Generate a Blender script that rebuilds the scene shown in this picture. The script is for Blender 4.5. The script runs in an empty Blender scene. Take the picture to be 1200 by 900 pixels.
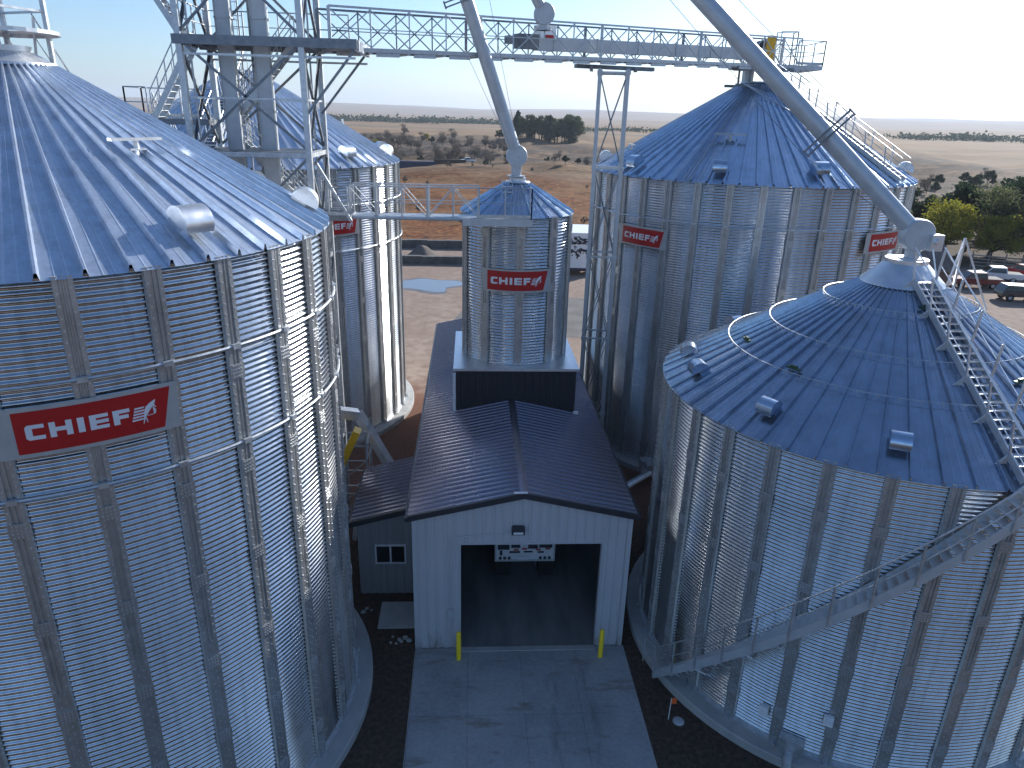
import bpy, bmesh, math, random
import numpy as np
from mathutils import Vector, Matrix
from mathutils import noise as mnoise
R = math.radians
random.seed(7)
scene = bpy.context.scene
col = scene.collection

# ------------------------------------------------------------------ camera
CAM = Vector((0, 0, 17.8))
P_, Y_, RO_ = R(20.8), R(3.6), R(1.5)
fw = Vector((math.sin(Y_) * math.cos(P_), math.cos(Y_) * math.cos(P_), -math.sin(P_)))
r0 = Vector((math.cos(Y_), -math.sin(Y_), 0)); u0 = r0.cross(fw)
rt = r0 * math.cos(RO_) + u0 * math.sin(RO_); up = -r0 * math.sin(RO_) + u0 * math.cos(RO_)
cd = bpy.data.cameras.new('camera'); co = bpy.data.objects.new('camera', cd); col.objects.link(co)
m = Matrix((rt, up, -fw)).transposed().to_4x4(); m.translation = CAM
co.matrix_world = m
cd.sensor_width = 36; cd.lens = 835 / 1200 * 36; cd.clip_start = 0.1; cd.clip_end = 40000
scene.camera = co

# ------------------------------------------------------------------ sky, sun, exposure
SUN_EL, SUN_AZ = R(25), R(42)
world = bpy.data.worlds.new('World'); scene.world = world; world.use_nodes = True
wn = world.node_tree
sky = wn.nodes.new('ShaderNodeTexSky'); sky.sky_type = 'NISHITA'; sky.sun_disc = False
sky.sun_elevation = SUN_EL; sky.sun_rotation = SUN_AZ
sky.air_density = 1.0; sky.dust_density = 1.1; sky.ozone_density = 4.5; sky.altitude = 400
wn.links.new(sky.outputs[0], wn.nodes['Background'].inputs[0])
wn.nodes['Background'].inputs[1].default_value = 0.11
sl = bpy.data.lights.new('sun', 'SUN'); sl.energy = 5.0; sl.angle = R(0.53); sl.color = (1, .93, .84)
so = bpy.data.objects.new('sun', sl); col.objects.link(so)
sdir = Vector((math.sin(SUN_AZ) * math.cos(SUN_EL), math.cos(SUN_AZ) * math.cos(SUN_EL), math.sin(SUN_EL)))
so.rotation_euler = sdir.to_track_quat('Z', 'Y').to_euler(); so.location = (30, 30, 60)
vs = scene.view_settings
vs.view_transform = 'Standard'; vs.look = 'None'; vs.gamma = 1; vs.use_curve_mapping = False
vs.exposure = 0.58
vs.use_white_balance = True; vs.white_balance_temperature = 6000; vs.white_balance_tint = 8
HAZE_DENSITY = 0.00012

# ------------------------------------------------------------------ node helpers / materials
def mat(name, base, rough=.6, metal=0., spec=None):
    m = bpy.data.materials.new(name); m.use_nodes = True
    b = m.node_tree.nodes['Principled BSDF']
    b.inputs['Base Color'].default_value = (*base, 1); b.inputs['Roughness'].default_value = rough
    b.inputs['Metallic'].default_value = metal
    if spec is not None: b.inputs['Specular IOR Level'].default_value = spec
    return m
def nodes(m): return m.node_tree.nodes, m.node_tree.links, m.node_tree.nodes['Principled BSDF']
def ramp(nt, fac, stops):
    n = nt.nodes.new('ShaderNodeValToRGB'); e = n.color_ramp.elements
    while len(e) > 1: e.remove(e[-1])
    e[0].position = stops[0][0]; e[0].color = (*stops[0][1], 1)
    for p, c in stops[1:]:
        x = e.new(p); x.color = (*c, 1)
    nt.links.new(fac, n.inputs[0]); return n.outputs[0]
def g3(v): return (v, v, v)
def noise_tex(nt, scale, detail=4, coord='Object', rough=.55, stretch=None, dist=0):
    tc = nt.nodes.new('ShaderNodeTexCoord'); n = nt.nodes.new('ShaderNodeTexNoise')
    n.inputs['Scale'].default_value = scale; n.inputs['Detail'].default_value = detail
    n.inputs['Roughness'].default_value = rough; n.inputs['Distortion'].default_value = dist
    if coord == 'World':
        g = nt.nodes.new('ShaderNodeNewGeometry'); src = g.outputs['Position']
    else: src = tc.outputs[coord]
    if stretch:
        mp = nt.nodes.new('ShaderNodeMapping'); mp.inputs['Scale'].default_value = stretch
        nt.links.new(src, mp.inputs[0]); src = mp.outputs[0]
    nt.links.new(src, n.inputs['Vector']); return n.outputs['Fac']
def mix(nt, fac, a, b, mode='MIX'):
    n = nt.nodes.new('ShaderNodeMix'); n.data_type = 'RGBA'; n.blend_type = mode
    for sock, v in ((n.inputs[0], fac), (n.inputs[6], a), (n.inputs[7], b)):
        if isinstance(v, (int, float)): sock.default_value = v
        elif isinstance(v, tuple): sock.default_value = (*v, 1)
        else: nt.links.new(v, sock)
    return n.outputs[2]
def bump(nt, b, h, strength, dist=.02):
    n = nt.nodes.new('ShaderNodeBump'); n.inputs['Strength'].default_value = strength
    n.inputs['Distance'].default_value = dist; nt.links.new(h, n.inputs['Height']); nt.links.new(n.outputs[0], b.inputs['Normal'])
def noisy(name, c1, c2, scale, rough=.7, metal=0., r2=None, detail=5, bmp=0, bdist=.02, coord='Object', stretch=None, lo=.35, hi=.65, spec=None):
    m = mat(name, c1, rough, metal, spec); n, l, b = nodes(m); nt = m.node_tree
    f = noise_tex(nt, scale, detail, coord, stretch=stretch)
    l.new(ramp(nt, f, [(lo, c1), (hi, c2)]), b.inputs['Base Color'])
    if r2 is not None: l.new(ramp(nt, f, [(lo, g3(rough)), (hi, g3(r2))]), b.inputs['Roughness'])
    if bmp: bump(nt, b, f, bmp, bdist)
    return m

def galvanised(name, base, rough, sheet=True, metal=.85):
    m = mat(name, base, rough, metal); n, l, b = nodes(m); nt = m.node_tree
    tc = n.new('ShaderNodeTexCoord'); v = n.new('ShaderNodeTexVoronoi'); v.inputs['Scale'].default_value = 14
    l.new(tc.outputs['Object'], v.inputs['Vector'])
    sp = ramp(nt, v.outputs['Color'], [(0, g3(.90)), (1, g3(1.05))])
    big = noise_tex(nt, .9, 4); bigc = ramp(nt, big, [(.3, g3(.93)), (.7, g3(1.05))])
    c = mix(nt, 1., base, sp, 'MULTIPLY'); c = mix(nt, 1., c, bigc, 'MULTIPLY')
    stk = noise_tex(nt, 1.0, 5, 'Object', .6, stretch=(5, 5, .22)) if sheet else noise_tex(nt, 2.2, 5, 'Object', .65)
    c = mix(nt, 1., c, ramp(nt, stk, [(.36, (.84, .835, .82)), (.56, g3(1.0))]), 'MULTIPLY')
    if sheet:
        a = n.new('ShaderNodeAttribute'); a.attribute_name = 'sheet'
        sc_ = ramp(nt, a.outputs['Fac'], [(0, g3(.93)), (1, g3(1.05))])
        c = mix(nt, 1., c, sc_, 'MULTIPLY')
        rr = n.new('ShaderNodeMapRange'); rr.inputs[3].default_value = rough - .03; rr.inputs[4].default_value = rough + .05
        l.new(a.outputs['Fac'], rr.inputs[0]); l.new(rr.outputs[0], b.inputs['Roughness'])
    l.new(c, b.inputs['Base Color'])
    return m
M = {}
M['wall'] = galvanised('galvanised_corrugated_steel', (.72, .725, .73), .14, True, .97)
M['stiff'] = galvanised('galvanised_stiffener_steel', (.54, .54, .535), .36, False, .6)
M['roof'] = galvanised('galvanised_roof_steel', (.60, .67, .78), .28, False, .62)  # zinc sheet, base tinted blue for the sky it reflects
M['roofmid'] = galvanised('sky_tint_roof_steel', (.50, .60, .74), .24, False, .86)  # same galvanised sheet, more reflected sky blue painted into the base
M['roofdeep'] = galvanised('deep_sky_tint_roof_steel', (.40, .46, .56), .26, False, .85)  # same sheet again, darker: unlit roof mirroring deep sky, painted into the base
M['steel'] = noisy('galvanised_structural_steel', (.50, .52, .54), (.64, .66, .68), 6, .38, .7, .5)
M['darksteel'] = noisy('dark_shaded_steel', (.20, .215, .24), (.30, .32, .34), 5, .5, .8, .6)  # darker steel copy: shade on the braces painted in; also plain dark parts
M['pale'] = noisy('pale_grey_painted_steel', (.52, .54, .56), (.60, .62, .64), 2.5, .42, .35, .5)
M['bright'] = noisy('bright_new_zinc', (.72, .73, .75), (.82, .83, .84), 3, .3, .8, .42)
M['yellow'] = noisy('yellow_paint', (.85, .46, .02), (.92, .54, .03), 5, .45)
M['boll'] = noisy('bollard_yellow_plastic', (.95, .66, .02), (.95, .72, .03), 4, .45)
M['motor'] = mat('dark_motor_paint', (.03, .035, .05), .5)
M['red'] = noisy('sign_red', (.42, .006, .008), (.46, .008, .01), 3, .42)
M['shadeblock'] = noisy('shade_dark_block', (.085, .08, .075), (.15, .14, .13), 1.2, .9)  # concrete block with its face's shade painted into the dark colour
M['white'] = noisy('sign_white', (.74, .75, .78), (.80, .80, .82), 4, .5)
M['board'] = noisy('sign_backing_sheet', (.42, .42, .42), (.50, .49, .47), 2, .5, .15)
M['black'] = mat('black_rubber', (.012, .012, .014), .8)
M['glass'] = mat('dark_window_glass', (.012, .015, .02), .08, 0, .6)
M['conc'] = noisy('foundation_concrete', (.36, .36, .35), (.46, .45, .43), 1.6, .85, bmp=.3)
M['cladding'] = noisy('light_grey_steel_cladding', (.52, .525, .55), (.55, .555, .58), .7, .42, 0.1)
def dirt_foot(m):
    nt = m.node_tree; n_, l, b = nodes(m); src = b.inputs['Base Color'].links[0].from_socket
    tc = n_.new('ShaderNodeTexCoord'); sp_ = n_.new('ShaderNodeSeparateXYZ'); l.new(tc.outputs['Object'], sp_.inputs[0])
    nn = noise_tex(nt, 1.6, 6, 'Object', .7, stretch=(2, 2, .5)); q = n_.new('ShaderNodeMath'); q.operation = 'SUBTRACT'; l.new(nn, q.inputs[0])
    r2 = n_.new('ShaderNodeMapRange'); r2.inputs[1].default_value = 0; r2.inputs[2].default_value = 1.3; r2.inputs[3].default_value = .38; r2.inputs[4].default_value = .75; l.new(sp_.outputs[2], r2.inputs[0]); l.new(r2.outputs[0], q.inputs[1])
    l.new(mix(nt, ramp(nt, q.outputs[0], [(0, g3(0)), (.22, g3(.6))]), src, (.16, .12, .095)), b.inputs['Base Color'])
dirt_foot(M['cladding'])
M['annex'] = noisy('mid_grey_steel_cladding', (.31, .315, .325), (.35, .355, .365), .7, .45, 0.1)
M['trim'] = mat('charcoal_trim', (.045, .045, .052), .4, .2)
M['darkclad'] = mat('charcoal_steel_cladding', (.035, .036, .045), .45, .2)
M['metalroof'] = noisy('charcoal_metal_roofing', (.25, .235, .28), (.27, .255, .30), .35, .24, .85, .28)
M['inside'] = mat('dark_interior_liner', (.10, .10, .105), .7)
M['wood'] = noisy('weathered_boards', (.22, .19, .16), (.34, .30, .26), 3, .85)
M['orange'] = mat('orange_flag', (.75, .12, .02), .6)
M['greenclip'] = mat('green_clip', (.02, .07, .035), .5)

# ------------------------------------------------------------------ object helpers
def link(o, parent=None):
    col.objects.link(o)
    if parent is not None: o.parent = parent
    return o
def tag(o, label=None, cat=None, group=None, kind=None):
    if label: o['label'] = label
    if cat: o['category'] = cat
    if group: o['group'] = group
    if kind: o['kind'] = kind
    return o
def empty(name, loc=(0, 0, 0), rz=0, label=None, cat=None, group=None, parent=None):
    o = bpy.data.objects.new(name, None); o.location = loc; o.rotation_euler = (0, 0, rz); o.empty_display_size = .2
    link(o, parent); return tag(o, label, cat, group)
def copy_tree(o, parent=None):
    c = o.copy(); link(c)
    if parent is not None: c.parent = parent
    for ch in list(o.children): copy_tree(ch, c)
    return c
class MB:
    def __init__(s): s.v = []; s.f = []
    def add(s, vs_, fs_):
        k = len(s.v); s.v += [tuple(p) for p in vs_]; s.f += [tuple(i + k for i in f) for f in fs_]; return s
    def box(s, a, b):
        x0, y0, z0 = a; x1, y1, z1 = b
        return s.add([(x0, y0, z0), (x1, y0, z0), (x1, y1, z0), (x0, y1, z0), (x0, y0, z1), (x1, y0, z1), (x1, y1, z1), (x0, y1, z1)],
                     [(0, 3, 2, 1), (4, 5, 6, 7), (0, 1, 5, 4), (1, 2, 6, 5), (2, 3, 7, 6), (3, 0, 4, 7)])
    def bar(s, p, q, w, h=None, upv=(0, 0, 1)):
        h = h or w; p = Vector(p); q = Vector(q); d = (q - p).normalized(); u = Vector(upv)
        if abs(d.dot(u)) > .98: u = Vector((1, 0, 0))
        a = d.cross(u).normalized() * (w / 2); b = a.cross(d).normalized() * (h / 2)
        vs_ = [c + sa * a + sb * b for c in (p, q) for sa, sb in ((-1, -1), (1, -1), (1, 1), (-1, 1))]
        return s.add(vs_, [(0, 1, 2, 3), (7, 6, 5, 4), (0, 4, 5, 1), (1, 5, 6, 2), (2, 6, 7, 3), (3, 7, 4, 0)])
    def angle(s, p, q, w, t=.012, upv=(0, 0, 1)):
        p = Vector(p); q = Vector(q); d = (q - p).normalized(); u = Vector(upv)
        if abs(d.dot(u)) > .98: u = Vector((1, 0, 0))
        a = d.cross(u).normalized(); b = a.cross(d).normalized()
        s.bar(p + a * w / 2, q + a * w / 2, w, t, b); s.bar(p + b * (w / 2 + t / 2 + .001), q + b * (w / 2 + t / 2 + .001), t, w, b); return s
    def tube(s, pts, r, n=10, cap=True):
        pts = [Vector(p) for p in pts]; rings = []; k0 = len(s.v); rr = r if isinstance(r, (list, tuple)) else [r] * len(pts)
        d0 = (pts[1] - pts[0]).normalized(); u = Vector((0, 0, 1)) if abs(d0.z) < .95 else Vector((1, 0, 0))
        a = d0.cross(u).normalized()
        for i, p in enumerate(pts):
            d = (pts[min(i + 1, len(pts) - 1)] - pts[max(i - 1, 0)]).normalized()
            a = (a - d * a.dot(d)).normalized(); b = d.cross(a)
            for j in range(n):
                t = 2 * math.pi * j / n; s.v.append(tuple(p + (a * math.cos(t) + b * math.sin(t)) * rr[i]))
        for i in range(len(pts) - 1):
            for j in range(n):
                s.f.append((k0 + i * n + j, k0 + i * n + (j + 1) % n, k0 + (i + 1) * n + (j + 1) % n, k0 + (i + 1) * n + j))
        if cap:
            s.f.append(tuple(k0 + j for j in range(n))[::-1]); s.f.append(tuple(k0 + (len(pts) - 1) * n + j for j in range(n)))
        return s
    def lathe(s, prof, n=32, c=(0, 0), a0=0, a1=2 * math.pi):
        full = abs(a1 - a0 - 2 * math.pi) < 1e-6; m_ = n if full else n + 1; k0 = len(s.v)
        for (r, z) in prof:
            for j in range(m_):
                t = a0 + (a1 - a0) * j / n; s.v.append((c[0] + r * math.cos(t), c[1] + r * math.sin(t), z))
        for i in range(len(prof) - 1):
            for j in range(n):
                j2 = (j + 1) % m_; s.f.append((k0 + i * m_ + j, k0 + i * m_ + j2, k0 + (i + 1) * m_ + j2, k0 + (i + 1) * m_ + j))
        return s
    def prism(s, poly, a, b, axis=1):
        n = len(poly)
        def P(p, t): return (p[0], t, p[1]) if axis == 1 else ((t, p[0], p[1]) if axis == 0 else (p[0], p[1], t))
        return s.add([P(p, a) for p in poly] + [P(p, b) for p in poly],
                     [tuple(range(n)), tuple(range(2 * n - 1, n - 1, -1))] + [(i + n, (i + 1) % n + n, (i + 1) % n, i) for i in range(n)])
    def mesh(s, name, material, smooth=False):
        me = bpy.data.meshes.new(name); me.from_pydata(s.v, [], s.f); me.update()
        if smooth: me.shade_smooth()
        if material: me.materials.append(material)
        return me
    def build(s, name, material, parent=None, smooth=False, fix=True):
        me = s.mesh(name, material, smooth)
        if fix:
            bm = bmesh.new(); bm.from_mesh(me); bmesh.ops.recalc_face_normals(bm, faces=bm.faces); bm.to_mesh(me); bm.free()
        return link(bpy.data.objects.new(name, me), parent)
def autosmooth(o, ang=40):
    me = o.data; me.shade_smooth()
    bm = bmesh.new(); bm.from_mesh(me)
    for e in bm.edges:
        if len(e.link_faces) == 2 and e.calc_face_angle(0) > R(ang): e.smooth = False
    bm.to_mesh(me); bm.free(); return o
def inst(name, me, parent, loc=(0, 0, 0), rz=0):
    o = bpy.data.objects.new(name, me); o.location = loc; o.rotation_euler = (0, 0, rz); return link(o, parent)

# ------------------------------------------------------------------ terrain
def sstep(a, b, x):
    t = min(1, max(0, (x - a) / (b - a))); return t * t * (3 - 2 * t)
def nz(x, y, s, seed=0): return mnoise.noise(Vector((x / s, y / s, seed * 7.3)))
def ground_h(x, y):
    d = math.hypot(x, y)
    t = max(sstep(104, 150, y), sstep(84, 120, x), sstep(70, 130, -x), sstep(60, 130, -y))
    h = 0.
    if t > 0:
        q = sstep(150, 260, d); h += (2.2 + 2.2 * q) * nz(x, y, 60, 1) + (1.0 + 2.0 * q) * nz(x, y, 27, 2) + (.4 + .5 * q) * nz(x, y, 10, 5)
        h += 5.0 * nz(x, y, 190, 3) * sstep(140, 500, d)
        # creek valley crossing the view
        w = y - (330 + 60 * math.sin(x / 120) - .55 * x)
        h -= 6.5 * math.exp(-(w / 55) ** 2) * sstep(120, 220, d)
        h -= 5.0 * math.exp(-((x - 118) / 42) ** 2 - ((y - 150) / 60) ** 2)
        # the smooth slope straight behind the yard
        h += 3.0 * math.exp(-((x + 10) / 60) ** 2 - ((y - 215) / 70) ** 2)
        f = sstep(420, 900, d); h *= 1 - .75 * f
        h += 9 * nz(x, y, 900, 4) * sstep(900, 2500, d)
        h += (34 + 60 * abs(nz(x, y, 1900, 6))) * sstep(3500, 6500, d)
        h *= t
    return h
def make_ground():
    vs_ = []; fs_ = []
    rad = [0, 8, 16, 26, 38, 50, 62, 74]; 
    while rad[-1] < 12000: rad.append(rad[-1] * (1.022 if rad[-1] < 700 else 1.04) + (.4 if rad[-1] < 200 else 0))
    n = 400
    # finer angular steps ahead of the drone
    angs = []
    a = -math.pi
    for i in range(n):
        angs.append(a)
        w = 1 / (1 + 6 * math.exp(-((a - .1) / .8) ** 2)); a += w
    tot = a + math.pi; angs = [-math.pi + (x + math.pi) * 2 * math.pi / tot for x in angs]
    # redistribute around +y using symmetric density
    dens = lambda t: 1 + 5 * math.exp(-(t / .75) ** 2)
    K = 4000; cum = [0]
    for i in range(K): cum.append(cum[-1] + dens(-math.pi + 2 * math.pi * (i + .5) / K))
    angs = []; j = 0
    for i in range(n):
        tgt = cum[-1] * i / n
        while cum[j + 1] < tgt: j += 1
        angs.append(-math.pi + 2 * math.pi * (j + (tgt - cum[j]) / (cum[j + 1] - cum[j])) / K)
    vs_.append((0, 0, 0))
    for r_ in rad[1:]:
        for t in angs:
            x = r_ * math.sin(t); y = r_ * math.cos(t); vs_.append((x, y, ground_h(x, y)))
    for j in range(n): fs_.append((0, 1 + (j + 1) % n, 1 + j))
    for i in range(len(rad) - 2):
        for j in range(n):
            a_ = 1 + i * n + j; b_ = 1 + i * n + (j + 1) % n
            fs_.append((a_, b_, b_ + n, a_ + n))
    me = bpy.data.meshes.new('ground'); me.from_pydata(vs_, [], fs_); me.update(); me.shade_smooth()
    bm = bmesh.new(); bm.from_mesh(me); bmesh.ops.recalc_face_normals(bm, faces=bm.faces)
    if sum(f.normal.z for f in bm.faces) < 0: bmesh.ops.reverse_faces(bm, faces=bm.faces)
    bm.to_mesh(me); bm.free()
    o = link(bpy.data.objects.new('ground', me)); o['kind'] = 'structure'
    # material: dirt yard, red-brown near grass, tan pasture, far fields
    m = mat('prairie_ground', (.3, .22, .14), .95, 0, .1); nt = m.node_tree; n_, l, b = nodes(m)
    g = n_.new('ShaderNodeNewGeometry'); sp = n_.new('ShaderNodeSeparateXYZ'); l.new(g.outputs['Position'], sp.inputs[0])
    def mathn(op, a, b_=None, c=None):
        q = n_.new('ShaderNodeMath'); q.operation = op
        for k, v in enumerate((a, b_, c)):
            if v is None: continue
            if isinstance(v, (int, float)): q.inputs[k].default_value = v
            else: l.new(v, q.inputs[k])
        return q.outputs[0]
    def sst(v, lo, hi):
        q = n_.new('ShaderNodeMapRange'); q.interpolation_type = 'SMOOTHSTEP'; q.inputs[1].default_value = lo; q.inputs[2].default_value = hi
        l.new(v, q.inputs[0]); return q.outputs[0]
    X, Y = sp.outputs[0], sp.outputs[1]
    n_big = noise_tex(nt, .012, 5, 'World', .6); n_mid = noise_tex(nt, .07, 6, 'World', .62, dist=.6); n_fin = noise_tex(nt, 1.1, 6, 'World', .65)
    n_far = noise_tex(nt, .0035, 4, 'World', .5, stretch=(1, 2.2, 1))
    n_grit = noise_tex(nt, 6, 4, 'World', .7)
    yw = mathn('ADD', Y, mathn('MULTIPLY', mathn('SUBTRACT', n_mid, .5), 26))
    pasture = ramp(nt, n_mid, [(.36, (.045, .035, .027)), (.46, (.11, .072, .045)), (.55, (.17, .108, .064)), (.68, (.24, .16, .095))])
    redg = ramp(nt, n_fin, [(.38, (.075, .026, .010)), (.5, (.17, .062, .020)), (.62, (.27, .118, .042))])
    redg = mix(nt, ramp(nt, n_mid, [(.4, g3(0)), (.62, g3(.75))]), redg, (.23, .13, .06))
    field = ramp(nt, n_far, [(.38, (.24, .155, .088)), (.5, (.29, .195, .115)), (.62, (.18, .135, .085))])
    c = mix(nt, sst(mathn('ADD', Y, mathn('MULTIPLY', n_big, 60)), 190, 240), redg, pasture)
    # a paler tan strip just past the red slope
    band = mathn('MULTIPLY', sst(yw, 205, 225), mathn('SUBTRACT', 1, sst(yw, 290, 320)))
    c = mix(nt, mathn('MULTIPLY', band, .7), c, (.25, .155, .08))
    scrub = ramp(nt, n_mid, [(.42, g3(1)), (.56, g3(0))])
    n_str = noise_tex(nt, .22, 6, 'World', .7, stretch=(1, 1.6, 1), dist=1.0)
    c = mix(nt, .8, c, ramp(nt, n_str, [(.36, g3(.35)), (.5, g3(.95)), (.66, g3(1.35))]), 'MULTIPLY')
    brush = mathn('MULTIPLY', ramp(nt, noise_tex(nt, .045, 6, 'World', .68, dist=1.5), [(.53, g3(0)), (.60, g3(.85))]), mathn('MULTIPLY', sst(Y, 215, 250), mathn('SUBTRACT', 1, sst(Y, 480, 600))))
    c = mix(nt, brush, c, (.05, .042, .036))
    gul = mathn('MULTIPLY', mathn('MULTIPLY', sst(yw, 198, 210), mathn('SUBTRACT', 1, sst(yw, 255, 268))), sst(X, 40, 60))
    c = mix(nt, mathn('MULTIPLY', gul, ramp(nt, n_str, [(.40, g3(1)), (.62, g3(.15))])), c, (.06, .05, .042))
    c = mix(nt, mathn('MULTIPLY', scrub, mathn('MULTIPLY', sst(Y, 260, 340), .65)), c, (.10, .085, .07))
    c = mix(nt, sst(mathn('ADD', mathn('ADD', Y, mathn('MULTIPLY', X, .55)), mathn('MULTIPLY', n_big, 120)), 520, 600), c, field)
    # yard dirt
    yard_c = ramp(nt, n_fin, [(.28, (.21, .155, .12)), (.5, (.32, .25, .20)), (.74, (.40, .32, .26))])
    yard_c = mix(nt, ramp(nt, noise_tex(nt, .16, 5, 'World', .6, dist=1.2), [(.36, g3(0)), (.60, g3(.55))]), yard_c, (.24, .17, .135))
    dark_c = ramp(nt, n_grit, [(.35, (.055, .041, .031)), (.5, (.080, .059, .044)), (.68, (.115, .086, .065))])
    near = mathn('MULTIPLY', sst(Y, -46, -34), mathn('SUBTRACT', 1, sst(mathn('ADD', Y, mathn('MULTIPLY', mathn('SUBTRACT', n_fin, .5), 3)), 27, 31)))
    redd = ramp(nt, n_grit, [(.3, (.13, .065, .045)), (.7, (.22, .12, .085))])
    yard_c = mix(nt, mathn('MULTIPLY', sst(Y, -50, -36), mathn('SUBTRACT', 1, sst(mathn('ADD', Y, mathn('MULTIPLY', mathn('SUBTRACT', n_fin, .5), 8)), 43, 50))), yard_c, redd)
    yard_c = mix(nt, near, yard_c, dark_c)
    iny = mathn('MULTIPLY', mathn('SUBTRACT', 1, sst(yw, 102, 106)), mathn('MULTIPLY', mathn('SUBTRACT', 1, sst(X, 74, 84)), sst(X, -75, -65)))
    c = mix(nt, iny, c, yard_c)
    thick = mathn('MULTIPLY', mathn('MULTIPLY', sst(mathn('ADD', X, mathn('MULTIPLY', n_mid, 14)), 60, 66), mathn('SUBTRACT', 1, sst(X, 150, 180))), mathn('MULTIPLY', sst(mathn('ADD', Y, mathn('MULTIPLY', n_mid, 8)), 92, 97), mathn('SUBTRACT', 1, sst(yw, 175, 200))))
    c = mix(nt, mathn('MULTIPLY', thick, .85), c, ramp(nt, n_fin, [(.35, (.03, .025, .02)), (.65, (.10, .075, .05))]))  # brushy ground, with the valley shade behind the trees painted into its colour
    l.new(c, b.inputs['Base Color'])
    bump(nt, b, n_grit, .35, .06)
    me.materials.append(m); return o
make_ground()

# ------------------------------------------------------------------ grain bins
def wall_mesh(r, h, ns, z0=.3, pitch=.1016, depth=.0135, seg=8):
    nseg = ns * 6; nr = int(round((h - z0) / pitch)); rows = nr * seg + 1
    th = np.linspace(0, 2 * np.pi, nseg, endpoint=False); z = np.linspace(z0, h, rows)
    sheet = np.floor(np.arange(rows) / (seg * 11))
    rr = r + depth * np.cos(2 * np.pi * np.arange(rows) / seg) - depth * 0 + .002 * (sheet % 2)
    Xv = np.outer(rr, np.cos(th)); Yv = np.outer(rr, np.sin(th)); Zv = np.repeat(z[:, None], nseg, 1)
    V = np.stack([Xv, Yv, Zv], -1).reshape(-1, 3)
    i = np.arange(rows - 1)[:, None] * nseg; j = np.arange(nseg)[None, :]; j2 = (j + 1) % nseg
    F = np.stack([i + j, i + j2, i + nseg + j2, i + nseg + j], -1).reshape(-1, 4)
    me = bpy.data.meshes.new('wall'); me.vertices.add(len(V)); me.vertices.foreach_set('co', V.ravel())
    me.loops.add(F.size); me.loops.foreach_set('vertex_index', F.ravel().astype(np.int32))
    me.polygons.add(len(F)); me.polygons.foreach_set('loop_start', np.arange(0, F.size, 4, dtype=np.int32))
    me.polygons.foreach_set('loop_total', np.full(len(F), 4, dtype=np.int32)); me.update(calc_edges=True); me.validate(); me.shade_smooth()
    rng = np.random.default_rng(int(r * 100)); nsh = int(sheet.max()) + 1; npan = ns // 2
    tab = rng.random((nsh + 1, npan + 1))
    off = (np.arange(nsh + 1) % 2) * 6
    fi = np.repeat(sheet[:-1].astype(int), nseg); fj = np.tile(np.arange(nseg), rows - 1)
    val = tab[fi, ((fj + off[fi]) // 12) % npan]
    a = me.attributes.new('sheet', 'FLOAT', 'FACE'); a.data.foreach_set('value', val.astype(np.float32))
    me.materials.append(M['wall']); return me
def stiffener_mesh(r, h, z0=.3, w=.35, d=.09, big=True):
    # runs along +x direction at radius r; two-flute hat section, bolts, splice plates
    b = MB(); bo = MB(); r_ = r + .012
    split = z0 + (h - z0) * .42
    prof_hi = [(-w / 2, 0), (-w / 2 + .015, d), (-w * .22, d), (-w * .18, d * .55), (-w * .06, d * .55), (-w * .03, d * .9), (w * .03, d * .9), (w * .06, d * .55), (w * .18, d * .55), (w * .22, d), (w / 2 - .015, d), (w / 2, 0)]
    prof_lo = [(-w / 2, 0), (-w / 2 + .012, d), (-w * .3, d), (-w * .26, d * .82), (w * .26, d * .82), (w * .3, d), (w / 2 - .012, d), (w / 2, 0)]
    for prof, a, c in ((prof_hi, split, h), (prof_lo, z0, split)):
        n = len(prof); vs_ = [(r_ + q, p, z) for z in (a, c) for p, q in prof]
        b.add(vs_, [(i, i + 1, n + i + 1, n + i) for i in range(n - 1)] + [tuple(range(n, 2 * n))])
    z = z0 + 1.1
    while z < h - .4:
        dd = d + .006 if z > split else d * .82 + .006
        b.box((r_ + d - .02, -w / 2 - .004, z - .16), (r_ + d + .009, w / 2 + .004, z + .16)); z += 2.234
    if big:
        z = z0 + .1; k = 0
        while z < h - .1:
            top = d if z > split else d * .82
            for yy, dz in (((-w * .33, 0), (w * .33, .09)) if z > split else ((-w * .15, 0), (w * .15, .11))):
                q = r_ + (d if z > split else d * .82)
                bo.box((q, yy - .013, z + dz - .013), (q + .02, yy + .013, z + dz + .013))
            z += .22
        z = z0 + 1.1
        while z < h - .4:
            for zz in (-.12, -.04, .04, .12):
                for yy in (-.1, -.035, .035, .1): q = r_ + d + .009; bo.box((q, yy - .011, z + zz - .011), (q + .018, yy + .011, z + zz + .011))
            z += 2.234
    nb = len(b.f); b.add(bo.v, bo.f)
    me = b.mesh('stiffener', M['stiff']); me.materials.append(M['bright']); me.polygons.foreach_set('material_index', [0] * nb + [1] * (len(b.f) - nb)); bm = bmesh.new(); bm.from_mesh(me); bmesh.ops.recalc_face_normals(bm, faces=bm.faces)
    bm.to_mesh(me); bm.free(); return me
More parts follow.
